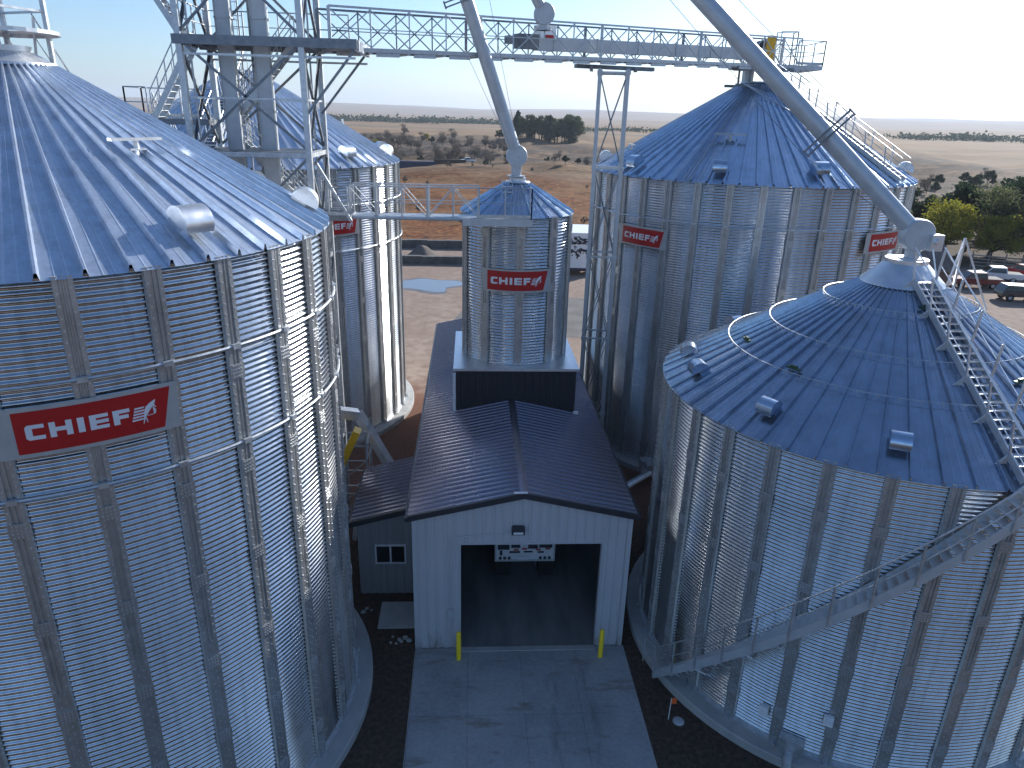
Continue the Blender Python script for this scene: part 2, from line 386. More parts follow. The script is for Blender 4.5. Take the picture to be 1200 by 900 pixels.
def roof_mesh(r, h, nrib, r_in, tanr, ribh=.11, ribw=.15, over=.13):
    b = MB(); rs = [r_in + (r + over - r_in) * t for t in (0, .05, .12, .2, .3, .42, .55, .68, .8, .9, 1)]
    ap = h + .03 + (r + .0) * tanr
    pitch = 2 * math.pi / nrib; prof = []
    for rr in rs:
        w = min(ribw, .62 * rr * pitch) / rr; hh = ribh * min(1, .35 + rr / (r * .55) * .65)
        z = ap - rr * tanr; ring = []
        for k in range(nrib):
            t0 = k * pitch
            f = pitch - w
            for a, dz in ((t0 - w / 2, 0), (t0 - w * .2, hh), (t0 + w * .2, hh), (t0 + w / 2, 0), (t0 + w / 2 + f * .3, 0), (t0 + w / 2 + f * .34, hh * .05), (t0 + w / 2 + f * .38, 0), (t0 + w / 2 + f * .62, 0), (t0 + w / 2 + f * .66, hh * .05), (t0 + w / 2 + f * .70, 0)):
                ring.append((rr * math.cos(a), rr * math.sin(a), z + dz))
        prof.append(ring)
    n = len(prof[0])
    for ring in prof: b.v += ring
    for i in range(len(rs) - 1):
        for j in range(n): b.f.append((i * n + j, i * n + (j + 1) % n, (i + 1) * n + (j + 1) % n, (i + 1) * n + j))
    return b, ap
def vent_mesh(s=1.):
    # half-round hood, opening down the slope (+x), base at origin
    b = MB(); rr = .34 * s; w = .29 * s; n = 14
    for sg in (0, 1):
        q = rr - .012 * sg
        for yy in (-w + .012 * sg, w - .012 * sg):
            for i in range(n + 1):
                t = math.pi * .97 * i / n + .02; b.v.append((-q * math.cos(t) + .04, yy, .12 * s + q * math.sin(t)))
    m_ = n + 1
    for i in range(n):
        b.f.append((i, i + 1, m_ + i + 1, m_ + i)); b.f.append((2 * m_ + i, 3 * m_ + i, 3 * m_ + i + 1, 2 * m_ + i + 1))
    for k in (0, 1):
        c = len(b.v); b.v.append((.04, -w if k == 0 else w, .12 * s))
        for i in range(n): b.f.append((k * m_ + i, k * m_ + i + 1, c))
    b.box((-.28 * s, -.22 * s, -.12), (.10 * s, .22 * s, .10 * s))
    return b
def bend_sign(polys, cx, cy, r, a_c, z_c, material, name, parent, thick=.004, rz=0):
    # polys: lists of (u,v) in metres round the sign's centre; u runs left to right seen from outside
    bm = bmesh.new()
    for p in polys:
        vs_ = [bm.verts.new((u, 0, v)) for u, v in p]; bm.faces.new(vs_)
    bmesh.ops.triangulate(bm, faces=bm.faces)
    u = -1.5
    while u < 1.5:
        bmesh.ops.bisect_plane(bm, geom=bm.verts[:] + bm.edges[:] + bm.faces[:], plane_co=(u, 0, 0), plane_no=(1, 0, 0)); u += .12
    geo = bmesh.ops.extrude_face_region(bm, geom=bm.faces[:]); 
    for v in [g for g in geo['geom'] if isinstance(g, bmesh.types.BMVert)]: v.co.y -= thick
    for v in bm.verts:
        a = a_c + v.co.x / r; q = r - v.co.y; z = v.co.z
        v.co = (q * math.cos(a), q * math.sin(a), z_c + z)
    bmesh.ops.recalc_face_normals(bm, faces=bm.faces)
    me = bpy.data.meshes.new(name); bm.to_mesh(me); bm.free(); me.materials.append(material)
    return link(bpy.data.objects.new(name, me), parent)
def rect(x0, y0, x1, y1): return [(x0, y0), (x1, y0), (x1, y1), (x0, y1)]
def sign(parent, r, ang, z, label=None, W=2.6, H=.8):
    fx = lambda x: (x - .5) * W
    fy = lambda y: (.5 - y) * H
    S = lambda pts: [(fx(x), fy(y)) for x, y in pts]
    bd = bend_sign([[(-W / 2 - .30, H / 2 + .08), (-W / 2 - .30, -H / 2 - .08), (W / 2 + .13, -H / 2 - .08), (W / 2 + .13, H / 2 + .08)]], 0, 0, r, ang, z, M['board'], 'sign_board', parent, .02)
    if label: bd['label'] = label
    bend_sign([[(-W / 2, H / 2), (-W / 2, -H / 2), (W / 2 - .19, -H / 2), (W / 2, H / 2)]], 0, 0, r + .021, ang, z, M['red'], 'red_panel', bd, .006)
    t, b_ = .32, .68; q = .036
    def R_(x0, y0, x1, y1): return S([(x0, y0), (x0, y1), (x1, y1), (x1, y0)])
    hb = .092
    P = []
    P += [S([(.062, t + .05), (.062, b_ - .05), (.078, b_), (.103, b_), (.103, t), (.078, t)]), R_(.103, t, .175, t + hb), R_(.103, b_ - hb, .175, b_)]
    P += [R_(.203, t, .241, b_), R_(.241, .5 - .05, .302, .5 + .05), R_(.302, t, .34, b_)]
    P += [R_(.372, t, .414, b_)]
    P += [R_(.446, t, .486, b_)] + [R_(.486, y, .565, y + hb * .92) for y in (t, .5 - .043, b_ - hb * .92)]
    P += [R_(.594, t, .634, b_), R_(.634, t, .705, t + hb), R_(.634, .5 - .04, .695, .5 + .05)]
    bend_sign(P, 0, 0, r + .0285, ang, z, M['white'], 'lettering', bd, .004)
    E_ = []
    for k in range(5):    # feather bars behind the head
        y = .36 + k * .072; sh = .006 * (4 - k)
        E_.append(S([(.718 + sh, y), (.710 + sh, y + .042), (.800, y + .036), (.808, y)]))
    E_.append(S([(.888, .235), (.845, .30), (.815, .38), (.800, .50), (.793, .66), (.803, .66), (.832, .52), (.862, .40), (.880, .32)]))
    E_.append(S([(.862, .42), (.868, .42), (.884, .50), (.873, .515), (.878, .59), (.864, .605), (.822, .615), (.822, .600), (.860, .592), (.870, .575), (.864, .505), (.874, .495)]))
    E_.append(S([(.868, .30), (.862, .40), (.874, .415), (.884, .44), (.889, .435), (.878, .39), (.874, .33)]))
    E_.append(S([(.795, .655), (.783, .79), (.789, .79), (.803, .66)])); E_.append(S([(.804, .655), (.812, .78), (.817, .775), (.812, .655)]))
    bend_sign(E_, 0, 0, r + .0285, ang, z, M['white'], 'emblem', bd, .004)
    return bd

def peak_collar(parent, ap, r_in, tanr, zt, cap):
    b = MB(); z1 = ap - (r_in + cap) * tanr + .085; rn = r_in * .86
    b.lathe([(r_in + cap + .03, z1 - .06), (r_in + cap, z1), (rn, zt - .05), (rn, zt + .07), (.0, zt + .09)], 40)
    return autosmooth(b.build('peak_collar', M['bright'], parent), 30)
def make_bin(name, cx, cy, r, h, ns, phase, label, rings=(), vents=(), nrib=None, found=True, z0=.3, tanr=math.tan(R(31)), zt=None, vs_scale=1., big=True, pitch=.120, cap=.35, r_in=.72, ribw=.085, ribh=.11, rmat='roof'):
    B = empty(name, (cx, cy, 0), 0, label, 'grain bin')
    w = inst('wall', wall_mesh(r, h, ns, z0, pitch, pitch * .165), B, rz=phase)
    sm = stiffener_mesh(r, h, z0, big=big)
    for k in range(ns): inst('stiffener', sm, B, rz=phase + k * 2 * math.pi / ns)
    nrib = nrib or ns * 2
    rb, ap = roof_mesh(r, h, nrib, r_in, tanr, ribh, ribw)
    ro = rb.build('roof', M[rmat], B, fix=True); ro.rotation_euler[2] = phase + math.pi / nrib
    zt = zt or ap - .62 * tanr + .1
    peak_collar(B, ap, r_in, tanr, zt, cap)
    for z in rings:
        b = MB(); n = ns * 4; pts = []
        for k in range(n + 1):
            t = 2 * math.pi * k / n; rr = r + .135
            pts.append((rr * math.cos(t), rr * math.sin(t), z))
        b.tube(pts, .034, 6, False)
        for k in range(ns):
            t = phase + 2 * math.pi * k / ns; c, s_ = math.cos(t), math.sin(t)
            q = Vector((c, s_, 0)); tq = Vector((-s_, c, 0))
            b.bar(q * (r + .15) - tq * .09 + Vector((0, 0, z)), q * (r + .15) + tq * .09 + Vector((0, 0, z)), .09, .1)
        b.build('wind_ring', M['steel'], B)
    vm = None
    for a in vents:
        if vm is None:
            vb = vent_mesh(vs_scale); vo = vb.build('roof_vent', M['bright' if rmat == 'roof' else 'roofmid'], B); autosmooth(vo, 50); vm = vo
        else: vo = inst('roof_vent', vm.data, B)
        rr, ang = a; z = ap - rr * tanr
        vo.location = (rr * math.cos(R(ang)), rr * math.sin(R(ang)), z + .06)
        vo.rotation_euler = (0, math.atan(tanr) * .9, 0); vo.rotation_mode = 'XYZ'
        vo.matrix_basis = Matrix.Translation(vo.location) @ Matrix.Rotation(R(ang), 4, 'Z') @ Matrix.Rotation(math.atan(tanr), 4, 'Y')
    if found:
        b = MB(); b.lathe([(r + .62, -.3), (r + .62, .27), (r + .59, .3), (0.1, .3)], 96)
        b.build('foundation', M['conc'], B, smooth=False)
        b = MB(); b.lathe([(r + .13, .3), (r + .13, .315), (r + .035, .32), (r + .035, .42), (r + .018, .42)], ns * 4)
        b.build('base_flange', M['steel'], B)
        b = MB(); b.box((r + .06, -.07, .304), (r + .24, .07, .335)); b.box((r + .10, -.05, .336), (r + .13, .05, .50)); b.tube([(r + .18, 0, .30), (r + .18, 0, .52)], .018, 6)
        am = b.build('anchor_bolt', M['steel'], B); am.rotation_euler[2] = phase
        for k in range(1, ns): inst('anchor_bolt', am.data, B, rz=phase + k * 2 * math.pi / ns)
    return B, ap, tanr

# near left bin
LB, lap, tl = make_bin('grain_bin', -10.66, 18.38, 6.86, 15.0, 30, R(-58.3),
    'tall corrugated steel bin filling the left foreground with a large red sign', (13.13, 10.97), ((6.15, -35.7), (6.3, 8), (6.15, 52), (6.15, -80)), vs_scale=1.05, pitch=.130, ribw=.11, ribh=.135)
sign(LB, 7.0, R(-57.3), 12.28)
# near right bin
RB, rap, tr_ = make_bin('grain_bin', 13.45, 21.25, 6.86, 9.71, 30, R(-116.1),
    'short wide bin in the right foreground with stairs curling up its wall', (), ((6.1, -115.5), (6.1, -146.5), (6.1, -178), (6.1, 165), (6.1, 120)), zt=13.85, vs_scale=.85, cap=.48, ribw=.07, ribh=.095, rmat='roofdeep')
# far right bin
FRB, frap, tf = make_bin('grain_bin', 15.1, 40.0, 8.23, 15.08, 36, R(-114.6),
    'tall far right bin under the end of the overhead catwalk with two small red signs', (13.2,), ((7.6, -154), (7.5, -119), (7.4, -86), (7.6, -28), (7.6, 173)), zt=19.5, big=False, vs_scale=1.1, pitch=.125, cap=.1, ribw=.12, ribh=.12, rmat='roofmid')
sign(FRB, 8.37, R(-143.2), 12.27); sign(FRB, 8.37, R(-57.0), 12.55)
# far left bin
FLB, flap, _ = make_bin('grain_bin', -12.5, 43.2, 8.23, 15.06, 36, R(-26.5),
    'tall far left bin standing behind the bucket elevator tower', (13.2, 10.92), ((7.5, -36), (7.6, -3), (7.6, 25), (7.5, -70)), zt=19.5, big=False, vs_scale=1.1, pitch=.125, cap=.1, ribw=.11, ribh=.12)
sign(FLB, 8.37, R(-47.0), 12.2)
# surge bin on the building roof
CB, cap_, _ = make_bin('hopper_bin', 1.97, 31.1, 2.30, 13.95, 10, R(-89.1),
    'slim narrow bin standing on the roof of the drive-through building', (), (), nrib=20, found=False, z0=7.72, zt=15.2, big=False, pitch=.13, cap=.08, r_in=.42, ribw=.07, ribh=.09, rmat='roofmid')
sign(CB, 2.44, R(-91), 11.38)

# peak frame on the near left bin
b = MB()
for a in (20, 110, 200, 290):
    b.bar((1.0 * math.cos(R(a)), 1.0 * math.sin(R(a)), lap - 1.2), (1.0 * math.cos(R(a)), 1.0 * math.sin(R(a)), lap + 3.2), .09)
for z in (lap + .55, lap + 1.6, lap + 3.0):
    for a in (20, 110, 200, 290):
        p = [(1.0 * math.cos(R(t)), 1.0 * math.sin(R(t)), z) for t in (a, a + 90)]; b.bar(p[0], p[1], .05)
b.build('peak_frame', M['steel'], LB)
b = MB(); b.lathe([(1.25, lap + .05), (1.25, lap + .13), (.55, lap + .15)], 32); b.build('peak_deck', M['bright'], LB)
def rib_bar(parent, ap, rr, ang, tanr, L_=1.1, name='hatch_bar', material='bright'):
    b = MB(); z = ap - rr * tanr
    c, s_ = math.cos(R(ang)), math.sin(R(ang)); q = Vector((c * rr, s_ * rr, z)); t = Vector((-s_, c, 0))
    b.bar(q + Vector((0, 0, -.05)), q + Vector((0, 0, .28)), .09); b.bar(q - t * L_ / 2 + Vector((0, 0, .31)), q + t * L_ / 2 + Vector((0, 0, .31)), .13, .06)
    b.bar(q - t * .2 + Vector((0, 0, .1)), q + t * .2 + Vector((0, 0, .1)), .12, .04)
    return b.build(name, M[material], parent)
rib_bar(LB, lap, 3.95, -28, tl, 1.25)
rib_bar(FRB, frap, 5.4, -120.6, tf, 1.5, material='board')
rib_bar(FRB, frap, 6.6, -175, tf, 1.0)
rib_bar(FLB, flap, 5.2, 10, tf, 1.2)

# roof handrails and stairs ------------------------------------------------
def roof_stair(parent, ap, tanr, ang, r0_, r1_, width=.62, brackets=True, name='roof_stair'):
    S_ = empty(name, (0, 0, 0), R(ang), parent=parent)
    z = lambda rr: ap - rr * tanr + .16
    b = MB()
    for s_ in (-1, 1): b.bar((r0_, s_ * width / 2, z(r0_) + .05), (r1_, s_ * width / 2, z(r1_) + .05), .05, .2)
    b.build('stringer', M['pale'], S_)
    tm = MB(); tm.box((-.10, -width / 2 + .03, -.015), (.10, width / 2 - .03, .015)); me = None
    n = int((r1_ - r0_) / .235)
    for k in range(n):
        rr = r0_ + .15 + k * .235
        if me is None: o = tm.build('step', M['bright'], S_); me = o.data
        else: o = inst('step', me, S_)
        o.location = (rr, 0, z(rr) + .08)
    for s_ in (-1, 1):
        b = MB()
        b.tube([(r0_, s_ * (width / 2 + .14), z(r0_) + 1.0), (r1_, s_ * (width / 2 + .14), z(r1_) + 1.0)], .022, 6)
        b.tube([(r0_, s_ * (width / 2 + .12), z(r0_) + .5), (r1_, s_ * (width / 2 + .12), z(r1_) + .5)], .014, 5)
        rr = r0_ + .1
        while rr < r1_:
            b.bar((rr, s_ * (width / 2 + .02), z(rr)), (rr - .05, s_ * (width / 2 + .14), z(rr) + 1.0), .05)
            if brackets:
                zz = z(rr) - .13
                b.add([(rr - .05, s_ * (width / 2 + .02), zz), (rr - .05, s_ * (width / 2 + .32), zz), (rr - .05, s_ * (width / 2 + .03), zz + .26), (rr - .03, s_ * (width / 2 + .02), zz), (rr - .03, s_ * (width / 2 + .32), zz), (rr - .03, s_ * (width / 2 + .03), zz + .26)],
                      [(0, 1, 2), (3, 5, 4), (0, 3, 4, 1), (1, 4, 5, 2), (2, 5, 3, 0)])
            rr += 1.05
        b.build('handrail', M['bright'] if brackets else M['steel'], S_)
    return S_
roof_stair(RB, rap, tr_, -90, 1.0, 6.95)
roof_stair(FRB, frap, tf, -52, 1.0, 8.2, brackets=False)
roof_stair(FLB, flap, tf, -88, 1.0, 8.2, brackets=False)
roof_stair(LB, lap, tl, 100, 1.0, 6.9, brackets=False)
# safety cable rings on the near right roof with their little green clips
for rr in (4.95, 3.72, 2.2):
    b = MB(); z = rap - rr * tr_ + .16; n = 96
    b.tube([(rr * math.cos(2 * math.pi * k / n), rr * math.sin(2 * math.pi * k / n), z) for k in range(n + 1)], .012, 5, False)
    for k in range(60):
        a = 2 * math.pi * k / 60 + R(4); b.bar((rr * math.cos(a), rr * math.sin(a), z - .1), (rr * math.cos(a), rr * math.sin(a), z), .02)
    b.build('cable_ring', M['steel'], RB)
for rr, a in ((4.75, -150.5), (1.9, -98), (4.3, -72), (4.6, 178)):
    b = MB(); c, s_ = math.cos(R(a)), math.sin(R(a)); z = rap - rr * tr_ + .12; t = Vector((-s_, c, 0)); q = Vector((c * rr, s_ * rr, z))
    b.bar(q - t * .22, q + t * .22, .12, .05); b.bar(q - t * .1 + Vector((0, 0, .05)), q + t * .12 + Vector((0, 0, .05)), .07, .07)
    b.build('cable_clip', M['greenclip'], RB)
# handrail ring section on top of the near right bin, and an A-frame by the collar
b = MB(); zt = rap - .8 * tr_
for (x, y, x2, y2, zz) in ((1.35, -.5, 2.3, -.9, .2), (1.35, -.5, .9, -.7, .2)):
    b.bar((x, y, zt + 1.25), (x2, y2, rap - 2.4 * tr_ + .1), .05)
b.bar((1.35, -.5, zt + 1.25), (1.35, -.5, rap - 1.4 * tr_), .06)
b.build('peak_rail', M['bright'], RB)

# spiral stair on the near right bin ---------------------------------------
WS = empty('wall_stair', (0, 0, 0), 0, parent=RB)
ri, ro_ = 7.02, 7.72
a0, a1, zA, zB = R(-160), R(-90.5), .3, 10.0
def sp(rr, t, dz=0.): a = a0 + (a1 - a0) * t; return Vector((rr * math.cos(a), rr * math.sin(a), zA + (zB - zA) * t + dz))
for rr in (ri, ro_):
    b = MB(); n = 60; vs_ = []
    for i in range(n + 1):
        for q in (rr - .02, rr + .02):
            for dz in (-.17, .17): vs_.append(sp(q, i / n, dz))
    fs_ = []
    for i in range(n):
        k = i * 4; fs_ += [(k, k + 1, k + 5, k + 4), (k + 2, k + 6, k + 7, k + 3), (k + 1, k + 3, k + 7, k + 5), (k, k + 4, k + 6, k + 2)]
    fs_ += [(0, 2, 3, 1), (n * 4, n * 4 + 1, n * 4 + 3, n * 4 + 2)]
    b.add(vs_, fs_).build('stringer', M['pale'], WS)
me = None; N = 46
for k in range(N):
    t = (k + .5) / N
    if me is None:
        b = MB(); b.box((ri + .02, -.13, -.02), (ro_ - .02, .13, .02)); o = b.build('step', M['bright'], WS); me = o.data
    else: o = inst('step', me, WS)
    a = a0 + (a1 - a0) * t; o.location = (0, 0, zA + (zB - zA) * t + .02); o.rotation_euler[2] = a
b = MB()
for dz, rad in ((1.12, .026), (.62, .018)):
    b.tube([sp(ro_ + .05, i / 48, dz) for i in range(49)], rad, 6, False)
for k in range(12): b.bar(sp(ro_ + .05, k / 11.0, -.1), sp(ro_ + .05, k / 11.0, 1.12), .045)
b.build('handrail', M['steel'], WS)
b = MB()
for k in range(1, 12):
    b.bar(sp(6.9, k / 12, -.75), sp(ro_ - .1, k / 12, -.12), .05); b.bar(sp(6.9, k / 12, -.2), sp(ro_, k / 12, -.2), .05)
b.build('bracket', M['bright'], WS)
b = MB()
for k in range(3):
    aa = a0 + R(-3 - 0 * k); 
aa = a0 - R(5)
b.tube([sp(ro_ + .05, 0, 1.12), (7.75 * math.cos(aa), 7.75 * math.sin(aa), 1.3), (7.75 * math.cos(aa), 7.75 * math.sin(aa), .3)], .024, 6)
b.build('bottom_rail', M['steel'], WS)
# junction boxes near the base of the near right bin
for ang, z in ((-131.5, 1.35), (-117.5, 1.9)):
    b = MB(); b.box((6.99, -.13, z - .16), (7.12, .13, z + .16)); b.box((7.125, -.05, z - .04), (7.14, .09, z + .1))
    o = b.build('control_box', M['white'], RB); o.rotation_euler[2] = R(ang)
b = MB(); b.tube([(7.02, 0, .35), (7.6, 0, .5), (8.6, .2, .25)], .12, 10); b.box((7.0, -.35, .3), (7.3, .35, .9))
o = b.build('unload_auger', M['steel'], RB); o.rotation_euler[2] = R(-124)

# ------------------------------------------------------------------ the drive-through building
BX0, BX1, BY0, BY1 = -1.87, 5.43, 20.4, 43.0
RX, EZ, RZ = 1.78, 5.38, 6.18
bl = empty('receiving_building', (RX, BY0, 0), 0, 'low grey building with a charcoal ribbed roof and an open drive-through doorway', 'building')
loc = Vector((RX, BY0, 0))
def L3(x, y, z): return (x - RX, y - BY0, z)
def ribbed_wall(p, q, z0, z1, pitch=.3048, ribh=.032, ribw=.05, topf=None, botf=None, flip=False):
    """vertical ribbed sheet between plan points p,q; topf(s) gives the top height, s in metres"""
    b = MB(); p = Vector((*p, 0)); q = Vector((*q, 0)); d = (q - p); Ln = d.length; d.normalize(); n = Vector((d.y, -d.x, 0))
    if flip: n = -n
    xs = []; s = 0.
    while s < Ln:
        for ds, hh in ((0, 0), (pitch * .5 - ribw, 0), (pitch * .5 - ribw * .5, ribh), (pitch * .5 + ribw * .5, ribh), (pitch * .5 + ribw, 0), (pitch * .72, 0), (pitch * .74, ribh * .3), (pitch * .78, ribh * .3), (pitch * .80, 0)):
            if s + ds < Ln: xs.append((s + ds, hh))
        s += pitch
    xs.append((Ln, 0))
    for s, hh in xs:
        c = p + d * s + n * hh; b.v.append((c.x, c.y, (botf(s) if botf else z0))); b.v.append((c.x, c.y, (topf(s) if topf else z1)))
    for i in range(len(xs) - 1): b.f.append((2 * i, 2 * i + 2, 2 * i + 3, 2 * i + 1))
    return b
def shift(b): b.v = [(x - RX, y - BY0, z) for x, y, z in b.v]; return b
slope = (RZ - EZ) / (RX - BX0)
ztop = lambda x: RZ - abs(x - RX) * slope
DX0, DX1, DZ = -.29, 4.47, 4.30
fb = MB()
fb1 = ribbed_wall((BX0, BY0), (DX0, BY0), 0, 0, topf=lambda s: ztop(BX0 + s))
fb2 = ribbed_wall((DX0, BY0), (DX1, BY0), DZ, 0, topf=lambda s: ztop(DX0 + s))
fb3 = ribbed_wall((DX1, BY0), (BX1, BY0), 0, 0, topf=lambda s: ztop(DX1 + s))
# keep the ridge vertex exact
for q in (fb1, fb2, fb3): fb.add(q.v, q.f)
shift(fb).build('front_wall', M['cladding'], bl)
for nm, x, flip in (('side_wall', BX0, True), ('side_wall', BX1, False)):
    b = ribbed_wall((x, BY0 + .02), (x, BY1), 0, EZ, flip=flip); shift(b).build(nm, M['cladding'], bl)
b = ribbed_wall((BX0, BY1), (BX1, BY1), 0, 0, topf=lambda s: ztop(BX0 + s), flip=True); shift(b).build('rear_wall', M['cladding'], bl)
# inner liner of the doorway
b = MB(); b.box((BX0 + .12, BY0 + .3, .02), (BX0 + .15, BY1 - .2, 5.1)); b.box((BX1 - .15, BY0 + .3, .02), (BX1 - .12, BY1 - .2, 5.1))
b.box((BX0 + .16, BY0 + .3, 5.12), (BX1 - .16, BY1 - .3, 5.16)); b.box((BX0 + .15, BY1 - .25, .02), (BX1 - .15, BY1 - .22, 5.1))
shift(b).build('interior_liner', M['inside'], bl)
b = MB()   # door jambs and head trim
b.box((DX0 - .03, BY0 - .04, 0), (DX0, BY0 + .2, DZ)); b.box((DX1, BY0 - .04, 0), (DX1 + .03, BY0 + .2, DZ)); b.box((DX0 - .03, BY0 - .042, DZ), (DX1 + .03, BY0 + .2, DZ + .05))
shift(b).build('door_frame', M['cladding'], bl)
for x_a, x_b in ((BX0 - .03, BX0 + .12), (BX1 - .12, BX1 + .03)):
    b = MB(); b.box((x_a, BY0 - .05, 0), (x_b, BY0 - .036, EZ - .05)); shift(b).build('corner_trim', M['cladding'], bl)
b = MB(); b.tube([(DX0 - .35, BY0 - .06, .1), (DX0 - .35, BY0 - .06, 3.2), (DX0 - .35, BY0 - .06, 4.6), (1.4, BY0 - .06, 4.75)], .015, 6); shift(b).build('conduit', M['pale'], bl)
b = MB(); b.box((DX0 - .46, BY0 - .12, 1.35), (DX0 - .24, BY0 - .04, 1.7)); shift(b).build('switch_box', M['pale'], bl)
# roof slopes with ribs running down from the ridge
def roof_slope(x0, z0, x1, z1, y0, y1, pitch=.305, ribh=.05, ribw=.065):
    b = MB(); ys = []; y = y0
    while y < y1:
        for dy, hh in ((0, 0), (pitch * .5 - ribw, 0), (pitch * .5 - ribw * .45, ribh), (pitch * .5 + ribw * .45, ribh), (pitch * .5 + ribw, 0)):
            if y + dy < y1: ys.append((y + dy, hh))
        y += pitch
    ys.append((y1, 0))
    for yy, hh in ys:
        b.v.append((x0, yy, z0 + hh)); b.v.append((x1, yy, z1 + hh))
    for i in range(len(ys) - 1): b.f.append((2 * i, 2 * i + 2, 2 * i + 3, 2 * i + 1))
    return b
ov = .16; zo = EZ - ov * slope + .06
shift(roof_slope(RX, RZ + .06, BX0 - ov, zo, BY0 - .12, BY1 + .1)).build('roof', M['metalroof'], bl)
shift(roof_slope(RX, RZ + .06, BX1 + ov, zo, BY0 - .12, BY1 + .1)).build('roof', M['metalroof'], bl)
b = MB(); cz = RZ + .12
b.prism([(RX - .14, cz - .14 * slope), (RX, cz + .01), (RX + .14, cz - .14 * slope), (RX + .14, cz - .14 * slope - .02), (RX, cz - .015), (RX - .14, cz - .14 * slope - .02)], BY0 - .13, BY1 + .1)
shift(b).build('ridge_cap', M['metalroof'], bl)
b = MB()
for sx, xe in ((-1, BX0 - ov), (1, BX1 + ov)):
    b.add([(RX, BY0 - .15, RZ - .09), (xe, BY0 - .15, zo - .15), (xe, BY0 - .15, zo + .055), (RX, BY0 - .15, RZ + .115),
           (RX, BY0 - .055, RZ - .09), (xe, BY0 - .055, zo - .15), (xe, BY0 - .055, zo + .055), (RX, BY0 - .055, RZ + .115)],
          [(0, 1, 2, 3), (7, 6, 5, 4), (0, 4, 5, 1), (1, 5, 6, 2), (2, 6, 7, 3), (3, 7, 4, 0)])
    b.box((min(xe, xe + sx * .09), BY0 - .15, zo - .14), (max(xe, xe + sx * .09), BY1 + .1, zo - .005))
    for k in range(40): pass
shift(b).build('eave_trim', M['trim'], bl)
b = MB(); b.box((RX - .34, BY0 - .17, RZ + .118), (RX + .10, BY0 - .06, RZ + .135)); shift(b).build('ridge_end_plate', M['white'], bl)
# raised base under the slim bin
ub = empty('bin_plinth', L3(1.97, 31.0, 0), 0, parent=bl)
PX, PY0, PY1, PZ = 2.6, 28.4, 33.7, 7.6
def shp(b): b.v = [(x - 1.97, y - 31.0, z) for x, y, z in b.v]; return b
b = MB()
for p, q, fl in (((1.97 - 2.55, PY0), (1.97 + 2.55, PY0), False), ((1.97 + 2.55, PY0), (1.97 + 2.55, PY1), False), ((1.97 + 2.55, PY1), (1.97 - 2.55, PY1), False), ((1.97 - 2.55, PY1), (1.97 - 2.55, PY0), False)):
    q_ = ribbed_wall(p, q, 5.3, PZ); b.add(q_.v, q_.f)
shp(b).build('plinth_wall', M['darkclad'], ub)
b = MB(); b.box((1.97 - 2.68, PY0 - .1, PZ), (1.97 + 2.68, PY1 + .1, PZ + .11)); shp(b).build('plinth_deck', M['bright'], ub)
b = MB(); b.box((1.97 - 2.70, PY0 - .06, 5.62), (1.97 - 2.59, PY0 + .08, 7.45)); b.box((1.97 - 2.74, PY0 - .12, 5.60), (1.97 - 2.45, PY0 - .02, 5.72)); b.box((1.97 + 2.5, PY0 - .12, 5.62), (1.97 + 2.72, PY0 - .02, 5.74))
shp(b).build('flashing', M['white'], ub)
# flood light over the door
fl = empty('wall_light', L3(1.61, BY0 - .04, 4.78), parent=bl)
b = MB(); b.prism([(-.22, 0), (.22, 0), (.22, .2), (.17, .26), (-.17, .26), (-.22, .2)], -.2, 0); b.build('housing', M['motor'], fl)
b = MB(); b.box((-.16, -.212, .03), (.16, -.202, .11)); b.build('lens', M['white'], fl)

# annex
AX0, AX1, AY0, AY1 = -4.25, BX0 - .03, 23.55, 27.7
ax = empty('annex', L3(-3.2, AY0, 0), 0, parent=bl)
ax['label'] = 'small lean-to side room with a window'
def sha(b): b.v = [(x + 3.2, y - AY0, z) for x, y, z in b.v]; return b
az = lambda x: 3.28 + (x - AX0) * .26
b = ribbed_wall((AX0, AY0), (AX1, AY0), 0, 0, topf=lambda s: az(AX0 + s)); c_ = ribbed_wall((AX0, AY0), (AX0, AY1), 0, az(AX0), flip=True); b.add(c_.v, c_.f)
c_ = ribbed_wall((AX0, AY1), (AX1, AY1), 0, 0, topf=lambda s: az(AX0 + s), flip=True); b.add(c_.v, c_.f)
sha(b).build('annex_wall', M['annex'], ax)
b = roof_slope(AX1 + .02, az(AX1) + .06, AX0 - .25, az(AX0 - .25) + .06, AY0 - .15, AY1 + .15); sha(b).build('annex_roof', M['metalroof'], ax)
b = MB(); b.add([(AX1, AY0 - .18, az(AX1) - .12), (AX0 - .25, AY0 - .18, az(AX0 - .25) - .12), (AX0 - .25, AY0 - .18, az(AX0 - .25) + .1), (AX1, AY0 - .18, az(AX1) + .1),
                 (AX1, AY0 - .06, az(AX1) - .12), (AX0 - .25, AY0 - .06, az(AX0 - .25) - .12), (AX0 - .25, AY0 - .06, az(AX0 - .25) + .1), (AX1, AY0 - .06, az(AX1) + .1)],
                [(0, 1, 2, 3), (7, 6, 5, 4), (0, 4, 5, 1), (1, 5, 6, 2), (2, 6, 7, 3), (3, 7, 4, 0)])
b.box((AX0 - .34, AY0 - .18, az(AX0 - .25) - .1), (AX0 - .252, AY1 + .15, az(AX0 - .25) + .07)); sha(b).build('annex_trim', M['trim'], ax)
b = MB(); wx0, wx1, wz0, wz1 = -3.62, -2.44, 1.40, 2.25; yf = AY0 - .07
for q in ((wx0, wz0, wx1, wz0 + .06), (wx0, wz1 - .06, wx1, wz1)): b.box((q[0], yf, q[1]), (q[2], AY0 + .02, q[3]))
for x in (wx0, (wx0 + wx1) / 2 - .03, wx1 - .06): b.box((x, yf + .002, wz0 + .06), (x + .06, AY0 + .02, wz1 - .06))
sha(b).build('window_frame', M['white'], ax)
